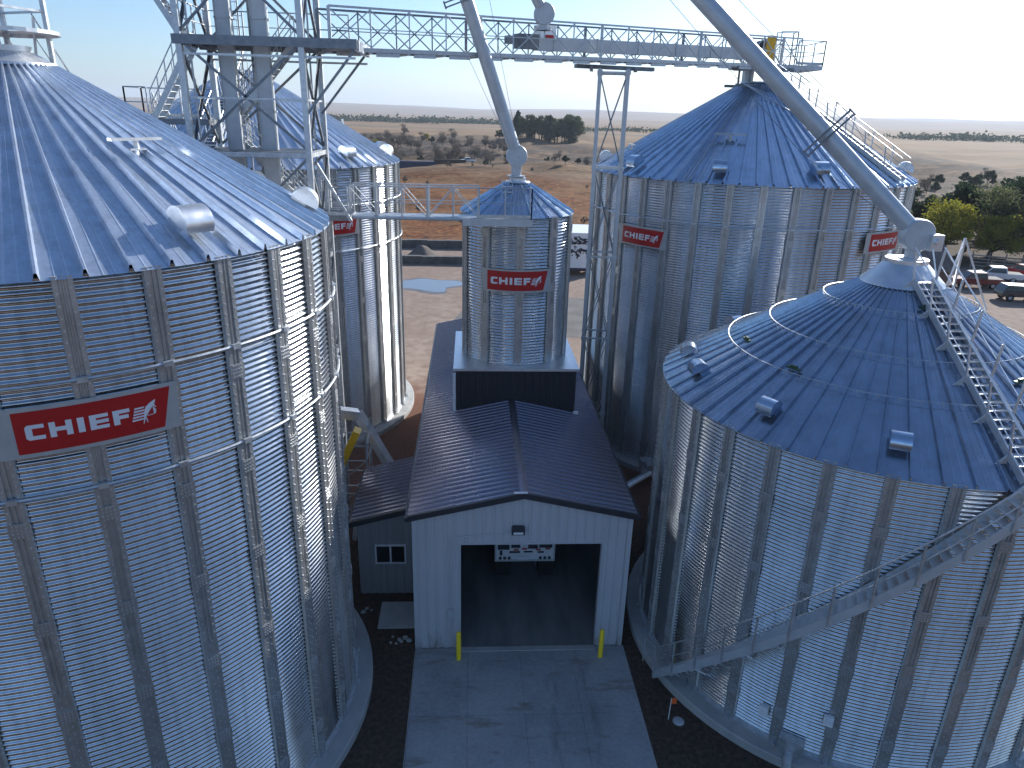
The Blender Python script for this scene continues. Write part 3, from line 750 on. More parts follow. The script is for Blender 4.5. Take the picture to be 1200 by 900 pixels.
b = MB(); b.box((wx0 + .05, yf + .03, wz0 + .05), (wx1 - .05, yf + .036, wz1 - .05)); sha(b).build('window_pane', M['glass'], ax)

# slabs ------------------------------------------------------------------
m = mat('driveway_concrete', (.4, .4, .4), .8); nt = m.node_tree; n_, l, bs = nodes(m)
f1 = noise_tex(nt, .45, 6, 'World', .6, dist=.5); f2 = noise_tex(nt, 9, 4, 'World', .6); f3 = noise_tex(nt, 1.2, 5, 'World', .6, stretch=(2.4, .5, 1), dist=.15)
c = ramp(nt, f1, [(.33, (.24, .25, .26)), (.5, (.31, .32, .33)), (.67, (.37, .38, .385))])
c = mix(nt, .25, c, ramp(nt, f2, [(.3, (.26, .26, .26)), (.7, (.56, .56, .55))]))
g = n_.new('ShaderNodeNewGeometry'); s_ = n_.new('ShaderNodeSeparateXYZ'); l.new(g.outputs['Position'], s_.inputs[0])
def mth(op, a, b_=None):
    q = n_.new('ShaderNodeMath'); q.operation = op
    for k, v in enumerate((a, b_)):
        if v is None: continue
        if isinstance(v, (int, float)): q.inputs[k].default_value = v
        else: l.new(v, q.inputs[k])
    return q.outputs[0]
# tyre tracks: streaky dark bands
def band(cx, w):
    d = mth('ABSOLUTE', mth('SUBTRACT', s_.outputs[0], cx)); q = n_.new('ShaderNodeMapRange'); q.interpolation_type = 'SMOOTHSTEP'
    q.inputs[1].default_value = 0; q.inputs[2].default_value = w; q.inputs[3].default_value = 1; q.inputs[4].default_value = 0; l.new(d, q.inputs[0]); return q.outputs[0]
st = mth('MULTIPLY', mth('MAXIMUM', band(2.75, .35), mth('MULTIPLY', band(3.9, .35), .7)), ramp(nt, f3, [(.48, g3(0)), (.70, g3(.7))]))
c = mix(nt, st, c, (.10, .095, .09))
# tan mud smears
mud = mth('MULTIPLY', ramp(nt, noise_tex(nt, .9, 5, 'World', .65, stretch=(.5, 1.6, 1)), [(.56, g3(0)), (.66, g3(.7))]), 1.)
c = mix(nt, mud, c, (.20, .165, .13))
l.new(c, bs.inputs['Base Color']); M['drive'] = m
def slab(name, x0, y0, x1, y1, z, material, kind='structure', th=.25, joints=()):
    b = MB(); b.box((x0, y0, z - th), (x1, y1, z)); o = b.build(name, material); o['kind'] = kind; return o
# driveway as panels with saw-cut joints (real gaps), one mesh
b = MB(); xs = [-1.87, -.05, 1.78, 3.6, 5.52]; ys = [4.0, 7.4, 10.8, 14.2, 17.3, 20.34]
for i in range(4):
    for j in range(5): b.box((xs[i] + .004, ys[j] + .005, -.2), (xs[i + 1] - .004, ys[j + 1] - .005, .03))
o = b.build('driveway', M['drive']); o['kind'] = 'structure'
b = MB(); b.box((-1.7, 20.36, -.2), (5.3, 42.8, .015)); o = b.build('floor', noisy('building_floor_concrete', (.15, .15, .15), (.24, .24, .235), .8, .75, stretch=(1.6, .3, 1))); o['kind'] = 'structure'
b = MB(); b.box((DX0, 20.15, .03), (DX1, 20.36, .055)); o = b.build('threshold', M['conc']); o['kind'] = 'structure'
slab('pad', -3.35, 21.45, -2.0, 22.9, .08, M['conc'])
slab('kerb_strip', -1.9, 3.8, -1.88, 20.3, .02, M['conc'])

# bollards
for i, (x, y) in enumerate(((-.36, 19.8), (4.60, 19.8))):
    b = MB(); b.lathe([(.085, 0), (.085, 1.08), (.075, 1.12), (.045, 1.15), (.0, 1.155)], 20)
    o = b.build('bollard', M['boll'], None, True); o.location = (x, y, .03)
    tag(o, ('yellow bollard at the left side of the building doorway', 'yellow bollard at the right side of the building doorway')[i], 'bollard', 'yellow bollards guarding the doorway')

# ------------------------------------------------------------------ trailer in the doorway
def wheel(parent, x, y, r=.5, w=.5):
    wh = empty('wheel', (x, y, r), parent=parent)
    b = MB(); b.v = []; 
    prof = [(r * .55, -w / 2), (r * .95, -w / 2), (r, -w / 2 + .05), (r, w / 2 - .05), (r * .95, w / 2), (r * .55, w / 2)]
    q = MB(); q.lathe(prof, 24); q.v = [(z, a, c) for a, c, z in q.v]; q.build('tyre', M['black'], wh, False)
    q = MB(); q.lathe([(0.02, -.1), (r * .3, -.12), (r * .55, -w / 2 + .06), (r * .57, w / 2 - .06), (r * .3, .1), (0.02, .12)], 20); q.v = [(z, a, c) for a, c, z in q.v]; q.build('rim', M['pale'], wh)
    return wh
tk = empty('box_trailer', (2.20, 24.0, .015), 0, 'white rear of a trailer parked deep inside the dark doorway', 'trailer')
b = MB(); b.box((-1.18, 0, 1.14), (1.18, 9, 3.9)); b.build('box_body', M['white'], tk)
b = MB(); b.box((-1.2, -.03, 1.1), (1.2, .0, 1.17)); b.box((-1.2, -.03, 1.17), (-1.14, 0, 3.9)); b.box((1.14, -.03, 1.17), (1.2, 0, 3.9)); b.build('rear_frame', M['pale'], tk)
for x in (-.98, -.80, -.62, .62, .80, .98):
    q = MB(); q.lathe([(0.01, .0), (.06, .0), (.065, .03)], 14); q.v = [(a + x, -.04 - z + .03, c + 1.26) for a, c, z in q.v]; q.build('tail_light', M['motor'], tk)
b = MB()
for x_a, x_b, z_a, z_b in ((-1.08, -.62, 1.66, 1.86), (-.55, -.2, 1.74, 1.86), (.12, .5, 1.7, 1.86), (.56, 1.08, 1.74, 1.86), (-.62, -.2, 1.5, 1.56), (-.05, .3, 1.52, 1.57), (.5, .75, 1.5, 1.55), (-1.0, -.9, 1.4, 1.6)):
    b.box((x_a, -.05, z_a), (x_b, -.005, z_b))
b.build('dark_fittings', M['motor'], tk)
for x_, z_ in ((-.12, 1.66), (.42, 1.62), (.8, 1.66), (-.45, 1.62)):
    b = MB(); b.box((x_, -.06, z_), (x_ + .2, -.051, z_ + .06)); b.build('red_reflector', M['red'], tk)
b = MB(); b.box((-.3, -.07, 1.2), (.12, -.062, 1.36)); b.build('number_plate', M['white'], tk)
for x in (-.88, .88): wheel(tk, x, .9, .5, .55); wheel(tk, x, 2.1, .5, .55)
b = MB(); b.box((-.5, .2, .7), (-.4, 8.5, .98)); b.box((.4, .2, .7), (.5, 8.5, .98)); b.build('chassis', M['motor'], tk)
for x in (-.88, .88):
    b = MB(); b.box((x - .3, .22, .25), (x + .3, .235, .9)); b.build('mud_flap', M['black'], tk)

# ------------------------------------------------------------------ elevator tower
tx0, tx1, ty0, ty1 = -9.8, -5.76, 27.0, 30.05
TW = empty('elevator_tower', (tx0, ty0, 0), 0, 'open steel lattice tower between the two left bins carrying stairs and platforms', 'tower')
def T(p): return (p[0] - tx0, p[1] - ty0, p[2])
def tb(name, segs, w, material='steel', h=None, ang=False):
    b = MB()
    for p, q in segs:
        (b.angle(T(p), T(q), w) if ang else b.bar(T(p), T(q), w, h))
    return b.build(name, M[material], TW)
LV = [0.1, 4.0, 8.0, 12.2, 16.2, 19.9, 23.9, 27.9, 31.5]
cor = [(tx0, ty0), (tx1, ty0), (tx1, ty1), (tx0, ty1)]
for (x, y) in cor: tb('leg', [((x, y, 0), (x, y, 31.6))], .2)
for k in range(1, len(LV)):
    z = LV[k]
    for i in range(4):
        p, q = cor[i], cor[(i + 1) % 4]
        tb('cross_beam', [((*p, z), (*q, z))], .12, h=.16)
    zb = LV[k - 1]
    for i in range(4):
        p, q = cor[i], cor[(i + 1) % 4]
        tb('brace', [((*p, zb + .1), (*q, z - .1))], .085, 'darksteel', ang=True)
        b_ = [((*q, zb + .1), (*p, z - .1))]
        tb('brace', b_, .085, 'darksteel', ang=True)
# platform at catwalk height with long beams out to the right
def grating(name, x0, y0, x1, y1, z, parent, f=T, material='darksteel'):
    b = MB(); y = y0
    b.bar(f((x0, y0, z)), f((x1, y0, z)), .05, .2); b.bar(f((x0, y1, z)), f((x1, y1, z)), .05, .2); b.bar(f((x0, y0, z)), f((x0, y1, z)), .05, .2); b.bar(f((x1, y0, z)), f((x1, y1, z)), .05, .2)
    n = max(2, int((y1 - y0) / .11))
    for k in range(n): yy = y0 + (k + .5) * (y1 - y0) / n; b.bar(f((x0, yy, z + .08)), f((x1, yy, z + .08)), .065, .03)
    return b.build(name, M[material], parent)
def rails(name, pts, z, parent, f=T, material='steel', hgt=1.07, step=1.3, toe=True):
    b = MB()
    for p, q in zip(pts[:-1], pts[1:]):
        p3 = Vector(f((*p, z))); q3 = Vector(f((*q, z)))
        for dz, r_ in ((hgt, .024), (hgt * .52, .018)): b.tube([p3 + Vector((0, 0, dz)), q3 + Vector((0, 0, dz))], r_, 6)
        if toe: b.bar(p3 + Vector((0, 0, .1)), q3 + Vector((0, 0, .1)), .008, .12)
        n = max(1, int(round((q3 - p3).length / step)))
        for k in range(n + 1):
            c = p3.lerp(q3, k / n); b.bar(c, c + Vector((0, 0, hgt)), .045)
    return b.build(name, M[material], parent)
PLZ = 19.9
grating('platform', tx0 + .1, ty0 + .1, -3.95, ty1 - .1, PLZ - .0, TW)
for y in (ty0 - .06, ty1 - .5): tb('platform_beam', [((tx0 - .2, y, PLZ - .04), (-3.87, y, PLZ - .04))], .16, 'darksteel', h=.30)
for y in (ty0 - .02, ty1): tb('cross_beam', [((tx0, y, PLZ - .48), (-3.95, y, PLZ - .48))], .08, 'steel', h=.07)
tb('knee_brace', [((-4.0, ty0, PLZ - .25), (tx1 + .05, ty0, 17.6))], .08, 'darksteel'); tb('knee_brace', [((-4.0, ty1 - .5, PLZ - .25), (tx1 + .05, ty1 - .5, 17.6))], .08, 'darksteel')
tb('end_beam', [((-3.9, ty0, PLZ - .08), (-3.9, ty1, PLZ - .08))], .16, 'pale', h=.34)
rails('handrail', [(tx0, ty1), (-4.6, ty1)], PLZ + .1, TW); rails('handrail', [(tx0, ty1), (tx0, ty0)], PLZ + .1, TW)
grating('platform', tx0 + .1, ty0 + .1, tx1 - .1, ty1 - .1, 16.2, TW)
# lower landing joining the low catwalk
grating('platform', tx0, ty1 - 1.2, -5.0, ty1 + .9, 13.9, TW); rails('handrail', [(tx0, ty1 + .9), (-5, ty1 + .9)], 14.0, TW)
grating('platform', tx1, 27.6, -4.55, 29.0, 13.95, TW); rails('handrail', [(tx1, 29.0), (-4.6, 29.0)], 14.0, TW); rails('handrail', [(-5.3, 27.6), (-4.6, 27.6)], 14.0, TW)
tb('knee_brace', [((-4.5, 27.6, 13.85), (-5.65, 27.6, 15.9))], .1, 'pale')
grating('platform', tx0 + .1, ty0 + .1, tx1 - .1, ty1 - .1, 23.9, TW); rails('handrail', [(tx0, ty0), (tx1, ty0), (tx1, ty1)], 24.0, TW)
grating('platform', tx0 - .6, ty0 - .4, tx1 + .6, ty1 + .4, 31.5, TW); rails('handrail', [(tx0 - .6, ty0 - .4), (tx1 + .6, ty0 - .4), (tx1 + .6, ty1 + .4), (tx0 - .6, ty1 + .4), (tx0 - .6, ty0 - .4)], 31.6, TW)
# zig-zag stairs outside the left face
def flight(p, q, w, parent, f=T):
    S_ = empty('stair_flight', (0, 0, 0), parent=parent); b = MB(); p = Vector(f(p)); q = Vector(f(q)); hd = Vector(((q - p).x, (q - p).y, 0)).normalized(); n = Vector((-hd.y, hd.x, 0))
    for s_ in (-1, 1): b.bar(p + n * s_ * w / 2, q + n * s_ * w / 2, .04, .2)
    b.build('stringer', M['steel'], S_)
    b = MB(); N_ = int(abs(q.z - p.z) / .22)
    for k in range(N_):
        c = p.lerp(q, (k + .5) / N_); b.bar(c - n * (w / 2 - .03), c + n * (w / 2 - .03), .22, .03)
    b.build('treads', M['steel'], S_)
    b = MB()
    for s_ in (-1, 1):
        for dz in (1.0, .55): b.tube([p + n * s_ * w / 2 + Vector((0, 0, dz)), q + n * s_ * w / 2 + Vector((0, 0, dz))], .02, 6)
        for k in range(6): c = p.lerp(q, k / 5) + n * s_ * w / 2; b.bar(c, c + Vector((0, 0, 1.0)), .035)
    b.build('handrail', M['steel'], S_); return S_
flight((tx0 - .35, 28.6, PLZ + .1), (tx0 - 2.1, 28.6, 23.0), .7, TW)
flight((tx0 - 1.95, 29.2, 17.25), (tx0 - .3, 29.2, PLZ), .7, TW)
flight((tx1 - .6, 29.6, 14.0), (tx0 + .7, 29.6, 16.9), .6, TW); flight((tx0 + .7, 29.0, 16.9), (tx1 - .7, 29.0, PLZ), .6, TW)
grating('platform', -12.7, 28.9, tx0, 30.4, 17.2, TW); rails('handrail', [(-12.7, 28.9), (-12.7, 30.4), (tx0, 30.4)], 17.3, TW); rails('handrail', [(-12.7, 28.9), (-11.9, 28.9)], 17.3, TW)
flight((tx0 - .5, 30.0, 12.3), (tx0 - 2.2, 30.0, 17.2), .7, TW)
flight((tx0 - 1.9, 29.2, 23.9), (tx0 - .5, 29.2, 27.9), .7, TW)
for z, x1_ in ((PLZ, tx0 + .85), (12.2, tx0), (23.9, tx0), (27.9, tx0)):
    grating('platform', x1_ - 1.2 - (.8 if z in (16.2, 23.9) else 0), 28.0, x1_, 30.4, z, TW)

b = MB()
for s_ in (-.22, .22): b.bar(T((tx0 + .9 + s_, ty1 + .12, 14)), T((tx0 + .9 + s_, ty1 + .12, 31.6)), .05)
z = 14.2
while z < 31.5: b.bar(T((tx0 + .68, ty1 + .12, z)), T((tx0 + 1.12, ty1 + .12, z)), .025); z += .3
b.build('caged_ladder', M['steel'], TW)
b = MB(); z = 16.5
while z < 31.5:
    b.tube([T((tx0 + .9 + .36 * math.cos(R(t)), ty1 + .15 + .5 * math.sin(R(t)), z)) for t in range(0, 181, 20)], .014, 4, False); z += .75
for t in (30, 90, 150): b.bar(T((tx0 + .9 + .36 * math.cos(R(t)), ty1 + .15 + .5 * math.sin(R(t)), 16.5)), T((tx0 + .9 + .36 * math.cos(R(t)), ty1 + .15 + .5 * math.sin(R(t)), 31.5)), .02)
b.build('ladder_cage', M['steel'], TW)
for x, y in ((tx0 + .25, ty0 + .25), (tx1 - .3, ty1 - .3), (tx1 - .45, ty1 - .3)):
    b = MB(); b.tube([T((x, y, .2)), T((x, y, 31.4))], .035, 8); b.build('conduit', M['steel'], TW)
for z in (18.05, 21.9, 25.9):
    for y in (ty0, ty1): tb('cross_beam', [((tx0, y, z), (tx1, y, z))], .06)
    tb('cross_beam', [((tx0, ty0, z), (tx0, ty1, z))], .06); tb('cross_beam', [((tx1, ty0, z), (tx1, ty1, z))], .06)
# bucket elevator: two trunks, head over the top, boot on the ground
BE = empty('bucket_elevator', (-8.1, 28.6, 0), 0, 'twin rectangular trunks of a bucket elevator rising inside the lattice tower', 'elevator')
for x in (-.62, .62):
    b = MB(); b.box((x - .24, -.2, .9), (x + .24, .2, 32.2)); z = 2.4
    while z < 32: b.box((x - .29, -.25, z - .03), (x + .29, .25, z + .03)); z += 3.05
    b.box((x + .24, -.25, .9), (x + .27, -.2, 32.2)); b.box((x - .27, -.25, .9), (x - .24, -.2, 32.2))
    b.build('trunk', M['pale'], BE)
b = MB(); b.prism([(-.95, 32.2), (.95, 32.2), (1.15, 32.9), (1.0, 33.5), (.4, 33.9), (-.4, 33.9), (-.9, 33.5), (-1.0, 32.9)], -.35, .35); b.build('head', M['pale'], BE)
b = MB(); b.prism([(-1.0, 0.02), (1.0, 0.02), (1.0, .7), (.85, .95), (-.85, .95), (-1.0, .7)], -.35, .35); b.build('boot', M['pale'], BE)
BE2 = empty('bucket_elevator', (-7.95, 29.55, 0), 0, 'narrow darker elevator trunk behind the twin pale trunks', 'elevator')
b = MB(); b.box((-.18, -.15, .5), (.18, .15, 31.0)); b.build('trunk', M['darksteel'], BE2)
b = MB(); b.box((-.4, -.3, .02), (.4, .3, .5)); b.box((-.3, -.25, 31.0), (.3, .25, 31.4)); b.build('boot', M['darksteel'], BE2)
# distributor
DP = Vector((-4.62, 29.0, 32.1))
DI = empty('distributor', DP, 0, 'round grain distributor at the top of the tower where the spouts meet', 'distributor')
b = MB(); b.lathe([(0.01, 1.0), (.45, .95), (.95, .5), (.95, .1), (.6, -.2), (.01, -.25)], 28); b.build('housing', M['pale'], DI, True)
b = MB(); b.tube([(0, 0, .95), (-2.6, -.4, 1.1)], .2, 10); b.build('inlet_pipe', M['pale'], DI)
b = MB()
for x, y in ((-1.1, -1), (1.1, -1), (1.1, 1), (-1.1, 1)): b.bar((x, y, -.5), (x * .75, y * .75, .3), .08)
b.bar((-1.2, -1, -.5), (1.2, -1, -.5), .1); b.bar((-1.2, 1, -.5), (1.2, 1, -.5), .1)
b.build('stand', M['steel'], DI)

# ------------------------------------------------------------------ spouts
def spout(p, q, r_, label, elbow_r=.42, drop=.9, bracket_t=None, name='grain_spout', dir_=None):
    S_ = empty(name, q, 0, label, 'spout'); p = Vector(p) - Vector(q); d = p.normalized()
    b = MB(); b.tube([d * .35, p], r_, 18); o = b.build('pipe', M['pale'], S_, False); autosmooth(o, 50)
    tlen = p.length
    b = MB(); k = 4.6
    while k < tlen: b.tube([d * (k - .05), d * (k + .05)], r_ + .018, 18); k += 6.1
    o = b.build('pipe_flange', M['pale'], S_); autosmooth(o, 50)
    # elbow: a flat round box facing the drone, neck below
    n = Vector((d.y, -d.x, 0)).normalized() if abs(d.z) < .99 else Vector((0, -1, 0))
    n = Vector((0, -1, 0)) if dir_ is None else Vector(dir_)
    b = MB(); b.tube([n * -.22, n * -.19, n * .19, n * .22], [elbow_r * .96, elbow_r, elbow_r, elbow_r * .96], 28); o = b.build('elbow', M['pale'], S_); autosmooth(o, 50)
    b = MB(); b.tube([(0, 0, 0), (0, 0, -drop)], [r_ * .95, r_ * .8], 16); b.tube([(0, 0, -drop), (0, 0, -drop + .06)], r_ + .12, 16); o = b.build('neck', M['pale'], S_); autosmooth(o, 50)
    for t in (bracket_t or []):
        c = d * t; side = d.cross(Vector((0, -1, 0))).normalized()
        b = MB()
        b.bar(c - side * .85 + n * (r_ + .04), c + side * .85 + n * (r_ + .04), .05)
        b.bar(c - side * .85 + n * (r_ + .04) + d * .16, c + side * .85 + n * (r_ + .04) + d * .16, .05)
        for s_ in (-1, 1):
            b.bar(c + side * .85 * s_ + n * (r_ + .06) - d * .05, c + side * .85 * s_ + n * (r_ + .06) + d * .22, .05)
            b.tube([c + side * .85 * s_, d * (r_ * 2 + .6) + side * r_ * s_], .008, 4); b.tube([c + side * .85 * s_, p - d * .4 + side * r_ * s_], .008, 4)
        b.build('stay_bracket', M['darksteel'], S_)
    return S_
spout(DP + Vector((.6, 0, 0)), (1.90, 31.1, 16.15), .255, 'steel spout pipe dropping onto the peak of the slim middle bin', .44, .85, (6.0,))
spout(DP + Vector((.5, -.6, 0)), (13.52, 21.15, 14.65), .265, 'big diagonal spout pipe crossing in front of the far right bin', .48, .75, (4.1,))
spout(DP + Vector((.7, .3, .2)), (2.95, 32.3, 21.6), .22, 'short spout dropping onto the overhead conveyor near mid span', .42, .6)
# small pulley housing beside the near right elbow
b = MB(); b.box((-.18, -.24, -.28), (.2, .06, .2)); b.tube([(0, -.2, .0), (0, -.34, .0)], .1, 12); b.tube([(-.1, -.25, -.2), (.25, -.9, -2.2)], .02, 6)
o = b.build('gate_actuator', M['bright'], None); o.location = (13.35 + .62, 21.0, 14.5); tag(o, 'small bright gate control box beside the round elbow above the near right bin', 'actuator')

# ------------------------------------------------------------------ overhead catwalk with conveyor
A = Vector((-5.2, 28.25, 19.75)); Bc = Vector((17.2, 41.3, 20.50))
cdir = (Bc - A); CL = cdir.length; cdir.normalize(); cn = Vector((cdir.y, -cdir.x, 0)).normalized()   # cn: towards the drone
CW = empty('overhead_catwalk', A, 0, 'long overhead lattice catwalk running from the tower to the far right bin', 'catwalk')
CWD = 1.15
def cp(t, s_, z): return cdir * t + cn * s_ + Vector((0, 0, z))
for s_ in (-CWD / 2, CWD / 2):
    b = MB(); nb = 17; st_ = CL / nb
    b.bar(cp(0, s_, .0), cp(CL, s_, .0), .07, .14); b.bar(cp(0, s_, 1.35), cp(CL, s_, 1.35), .06, .07); b.bar(cp(0, s_, .68), cp(CL, s_, .68), .03, .03)
    for k in range(nb + 1): b.bar(cp(k * st_, s_, 0), cp(k * st_, s_, 1.35), .05 if k % 4 else .11)
    for k in range(nb):
        b.bar(cp(k * st_, s_, .08), cp((k + 1) * st_, s_, 1.3), .035); b.bar(cp(k * st_, s_, 1.3), cp((k + 1) * st_, s_, .08), .035)
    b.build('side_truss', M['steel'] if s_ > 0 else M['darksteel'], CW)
b = MB(); k = 0
while k * 1.5 < CL - .8:
    for j in range(6): b.bar(cp(k * 1.5 + .05, -CWD / 2 + .1 + j * .19, .02), cp(k * 1.5 + 1.42, -CWD / 2 + .1 + j * .19, .02), .13, .04)
    b.box((0, 0, 0), (0.001, .001, .001)) if False else None
    b.bar(cp(k * 1.5, -CWD / 2, -.08), cp(k * 1.5, CWD / 2, -.08), .12, .1); b.bar(cp(k * 1.5 + .2, CWD / 2 + .02, -.15), cp(k * 1.5 + 1.1, CWD / 2 + .02, -.15), .05, .12); k += 1
b.build('walkway_deck', M['steel'], CW)
cv = empty('drag_conveyor', cp(9.0, 0, 0) + A, 0, 'grey trough conveyor lying inside the overhead catwalk', 'conveyor')
def cq(t, s_, z): return cp(t, s_, z) - cp(9.0, 0, 0)
b = MB(); b.bar(cq(9.2, -.15, .55), cq(CL - 1.4, -.15, .55), .45, .52); t = 10
while t < CL - 1.5: b.bar(cq(t, -.15, .55), cq(t + .05, -.15, .55), .52, .58); t += 2.4
b.build('trough', M['pale'], cv)
b = MB(); b.bar(cq(8.2, -.1, .6), cq(9.2, -.1, .6), .5, .55); b.bar(cq(7.6, .1, .62), cq(8.3, .1, .62), .3, .3); b.build('drive_motor', M['darksteel'], cv)
b = MB(); b.bar(cq(9.3, -.15, 1.0), cq(10.1, -.15, 1.0), .5, .5); b.build('inlet_box', M['bright'], cv)
b = MB(); b.bar(cq(9.55, .13, .82), cq(9.95, .13, .82), .02, .12); b.build('warning_label', M['red'], cv)
hd = empty('conveyor_drive', cp(CL - 1.9, 0, .1) + A, 0, 'yellow belt guard and dark motor at the far end of the overhead catwalk', 'drive unit')
b = MB(); b.bar((0, -.1, .2), (.05, -.1, 1.35), .42, .16, (0, 1, 0)); o = b.build('belt_guard', M['yellow'], hd)
b = MB(); b.tube([(-.35, .1, .95), (-.35, .65, .95)], .2, 14); b.tube([(-.3, .1, .45), (-.3, .6, .45)], .22, 14); b.build('motor', M['motor'], hd)
b = MB(); b.tube([(-.9, .1, -.05), (-.9, .1, -1.2)], .3, 16); b.build('discharge_pipe', M['pale'], hd)
# end platform over the far right peak
EP = empty('end_platform', (15.1, 40.0, 0), 0, parent=FRB); EP.location = (0, 0, 0); EP.name = 'peak_platform'
fe = lambda p: p
grating('platform', -.9, -.9, 2.9, 1.6, 20.35, EP, fe, 'steel'); rails('handrail', [(2.9, -.9), (2.9, 1.6), (-.9, 1.6)], 20.45, EP, fe, hgt=1.15); rails('handrail', [(1.5, -.9), (2.9, -.9)], 20.45, EP, fe, hgt=1.15)
rails('ladder_cage', [(1.3, 1.6), (2.2, 1.6), (2.2, 1.0), (1.3, 1.0)], 20.45, EP, fe, hgt=1.75)
b = MB()
for x, y in ((-1, -1), (1, -1), (1, 1), (-1, 1)): b.bar((x * .8, y * .8, 19.0), (x * .8, y * .8, 20.3), .09)
b.bar((-1.5, -.85, 19.45), (1.4, -.85, 19.45), .12, .14); b.bar((-1.5, .85, 19.45), (1.4, .85, 19.45), .12, .14); b.bar((-2.0, -.95, 20.22), (1.4, -.95, 20.22), .12, .16)
b.build('support_frame', M['darksteel'], EP)
b = MB()
for (x, y, x2, y2) in ((-1.1, -1.1, 2.6, -3.2), (-1.2, -1.2, 1.0, -3.6)): b.tube([(x, y, 19.5), (x2, y2, frap - math.hypot(x2, y2) * tf + .15)], .03, 6)
b.build('stay_rod', M['steel'], EP)

# support tower under the catwalk
ST = empty('support_tower', (5.7, 34.2, 0), R(-9.8), 'slender four legged lattice post under the middle of the overhead catwalk', 'tower')
sx, sy = 1.24, 1.5; zt_ = 19.75
for x in (0, sx):
    for y in (0, sy):
        b = MB(); b.bar((x, y, 0), (x, y, zt_), .17); b.box((x - .2, y - .2, .0), (x + .2, y + .2, .06))
        z = 3.2
        while z < zt_: b.box((x - .12, y - .12, z - .08), (x + .12, y + .12, z + .08)); z += 4.1
        b.build('leg', M['pale'], ST)
z = 3.2; prev = .1
while z < zt_ + 2:
    zz = min(z, zt_ - .1)
    for p, q in (((0, 0), (sx, 0)), ((sx, 0), (sx, sy)), ((sx, sy), (0, sy)), ((0, sy), (0, 0))):
        b = MB(); b.bar((*p, zz), (*q, zz), .06, .08); b.build('strut', M['steel'], ST)
        b = MB(); b.tube([(*p, prev), (*q, zz)], .026, 5); b.tube([(*q, prev), (*p, zz)], .026, 5); b.build('cross_rod', M['darksteel'], ST)
    prev = zz; z += 4.1
b = MB(); b.bar((-1.1, -.05, zt_ + .08), (2.4, 1.55, zt_ + .08), .3, .16); b.bar((-.4, -.3, zt_ + .02), (-.4, 1.8, zt_ + .02), .15, .12); b.bar((1.6, -.3, zt_ + .02), (1.6, 1.8, zt_ + .02), .15, .12); b.build('cap_beam', M['darksteel'], ST)
for i in range(1): pass

# low catwalk from the tower to the slim bin
LC = empty('low_catwalk', (-4.6, 28.1, 13.9), 0, 'short low catwalk bridging from the tower to the slim middle bin', 'catwalk')
Ll = 4.9
for s_ in (0, 1.0):
    b = MB(); b.tube([(0, s_, .02), (Ll, s_, .02)], .07, 8); b.bar((0, s_, 1.2), (Ll, s_, 1.2), .07, .05); b.bar((0, s_, .6), (Ll, s_, .6), .03)
    n = 5
    for k in range(n + 1): b.bar((k * Ll / n, s_, 0), (k * Ll / n, s_, 1.2), .08 if k % 2 else .05)
    for k in range(n):
        b.bar((k * Ll / n, s_, .06), ((k + 1) * Ll / n, s_, 1.15), .035) if k % 2 else b.bar((k * Ll / n, s_, 1.15), ((k + 1) * Ll / n, s_, .06), .035)
    b.build('side_truss', M['pale'] if s_ == 0 else M['steel'], LC)
b = MB()
for j in range(8): b.bar((0, .08 + j * .12, .06), (Ll + 2.0, .08 + j * .12, .06), .085, .03)
b.build('walkway_deck', M['steel'], LC)
b = MB(); b.box((4.3, -.12, -.22), (7.0, -.06, .06)); b.box((4.3, -.06, -.2), (4.4, 1.0, -.05)); b.box((6.9, -.06, -.2), (7.0, 1.0, -.05)); b.build('landing_beam', M['pale'], LC)
rails('handrail', [(Ll, -.05), (Ll + 2.05, -.05), (Ll + 2.05, .9)], .05, LC, fe, 'steel', 1.15)
b = MB()
for s_ in (-.24, .24): b.bar((6.1 + s_, 1.0, 0), (6.1 + s_ * .9, 2.6, 1.35), .035)
for k in range(7): t = (k + .5) / 7; b.bar((6.1 - .24, 1.0 + 1.6 * t, 1.35 * t), (6.1 + .24, 1.0 + 1.6 * t, 1.35 * t), .03)
b.build('roof_ladder', M['bright'], LC)

# ground conveyor behind the annex
GC = empty('incline_conveyor', (-4.6, 27.9, 0), 0, 'small inclined conveyor with a yellow guard rising behind the annex', 'conveyor')
b = MB(); b.bar((-.4, 1.6, 5.2), (2.1, .6, 1.0), .4, .34); b.build('trough', M['bright'], GC)
b = MB(); b.bar((-1.0, -.1, 3.3), (-.15, -.1, 5.1), .3, .55, (0, 1, 0)); b.build('belt_guard', M['yellow'], GC)
b = MB(); b.bar((-1.6, .6, 5.7), (-.3, 1.1, 5.3), .5, .4); b.build('head_section', M['bright'], GC)
b = MB()
for x in (-1.1, .15):
    for y in (0, 1.4): b.bar((x, y, 0), (x, y, 5.0), .07)
for z in (1.2, 2.4, 3.6, 4.3): b.bar((-1.1, 0, z), (.15, 0, z), .04); b.bar((-1.1, 1.4, z), (.15, 1.4, z), .04); b.bar((.15, 0, z), (.15, 1.4, z), .04)
for k in range(4): z = .3 + k * 1.1; b.bar((.15, 0, z), (.15, 1.4, z + 1.1), .03); b.bar((-1.1, 0, z), (.15, 0, z + 1.1), .03)
b.build('support_frame', M['steel'], GC)
b = MB(); b.bar((-.4, -.7, .1), (-.1, -.2, 2.6), .22, .2); b.build('side_chute', M['pale'], GC)

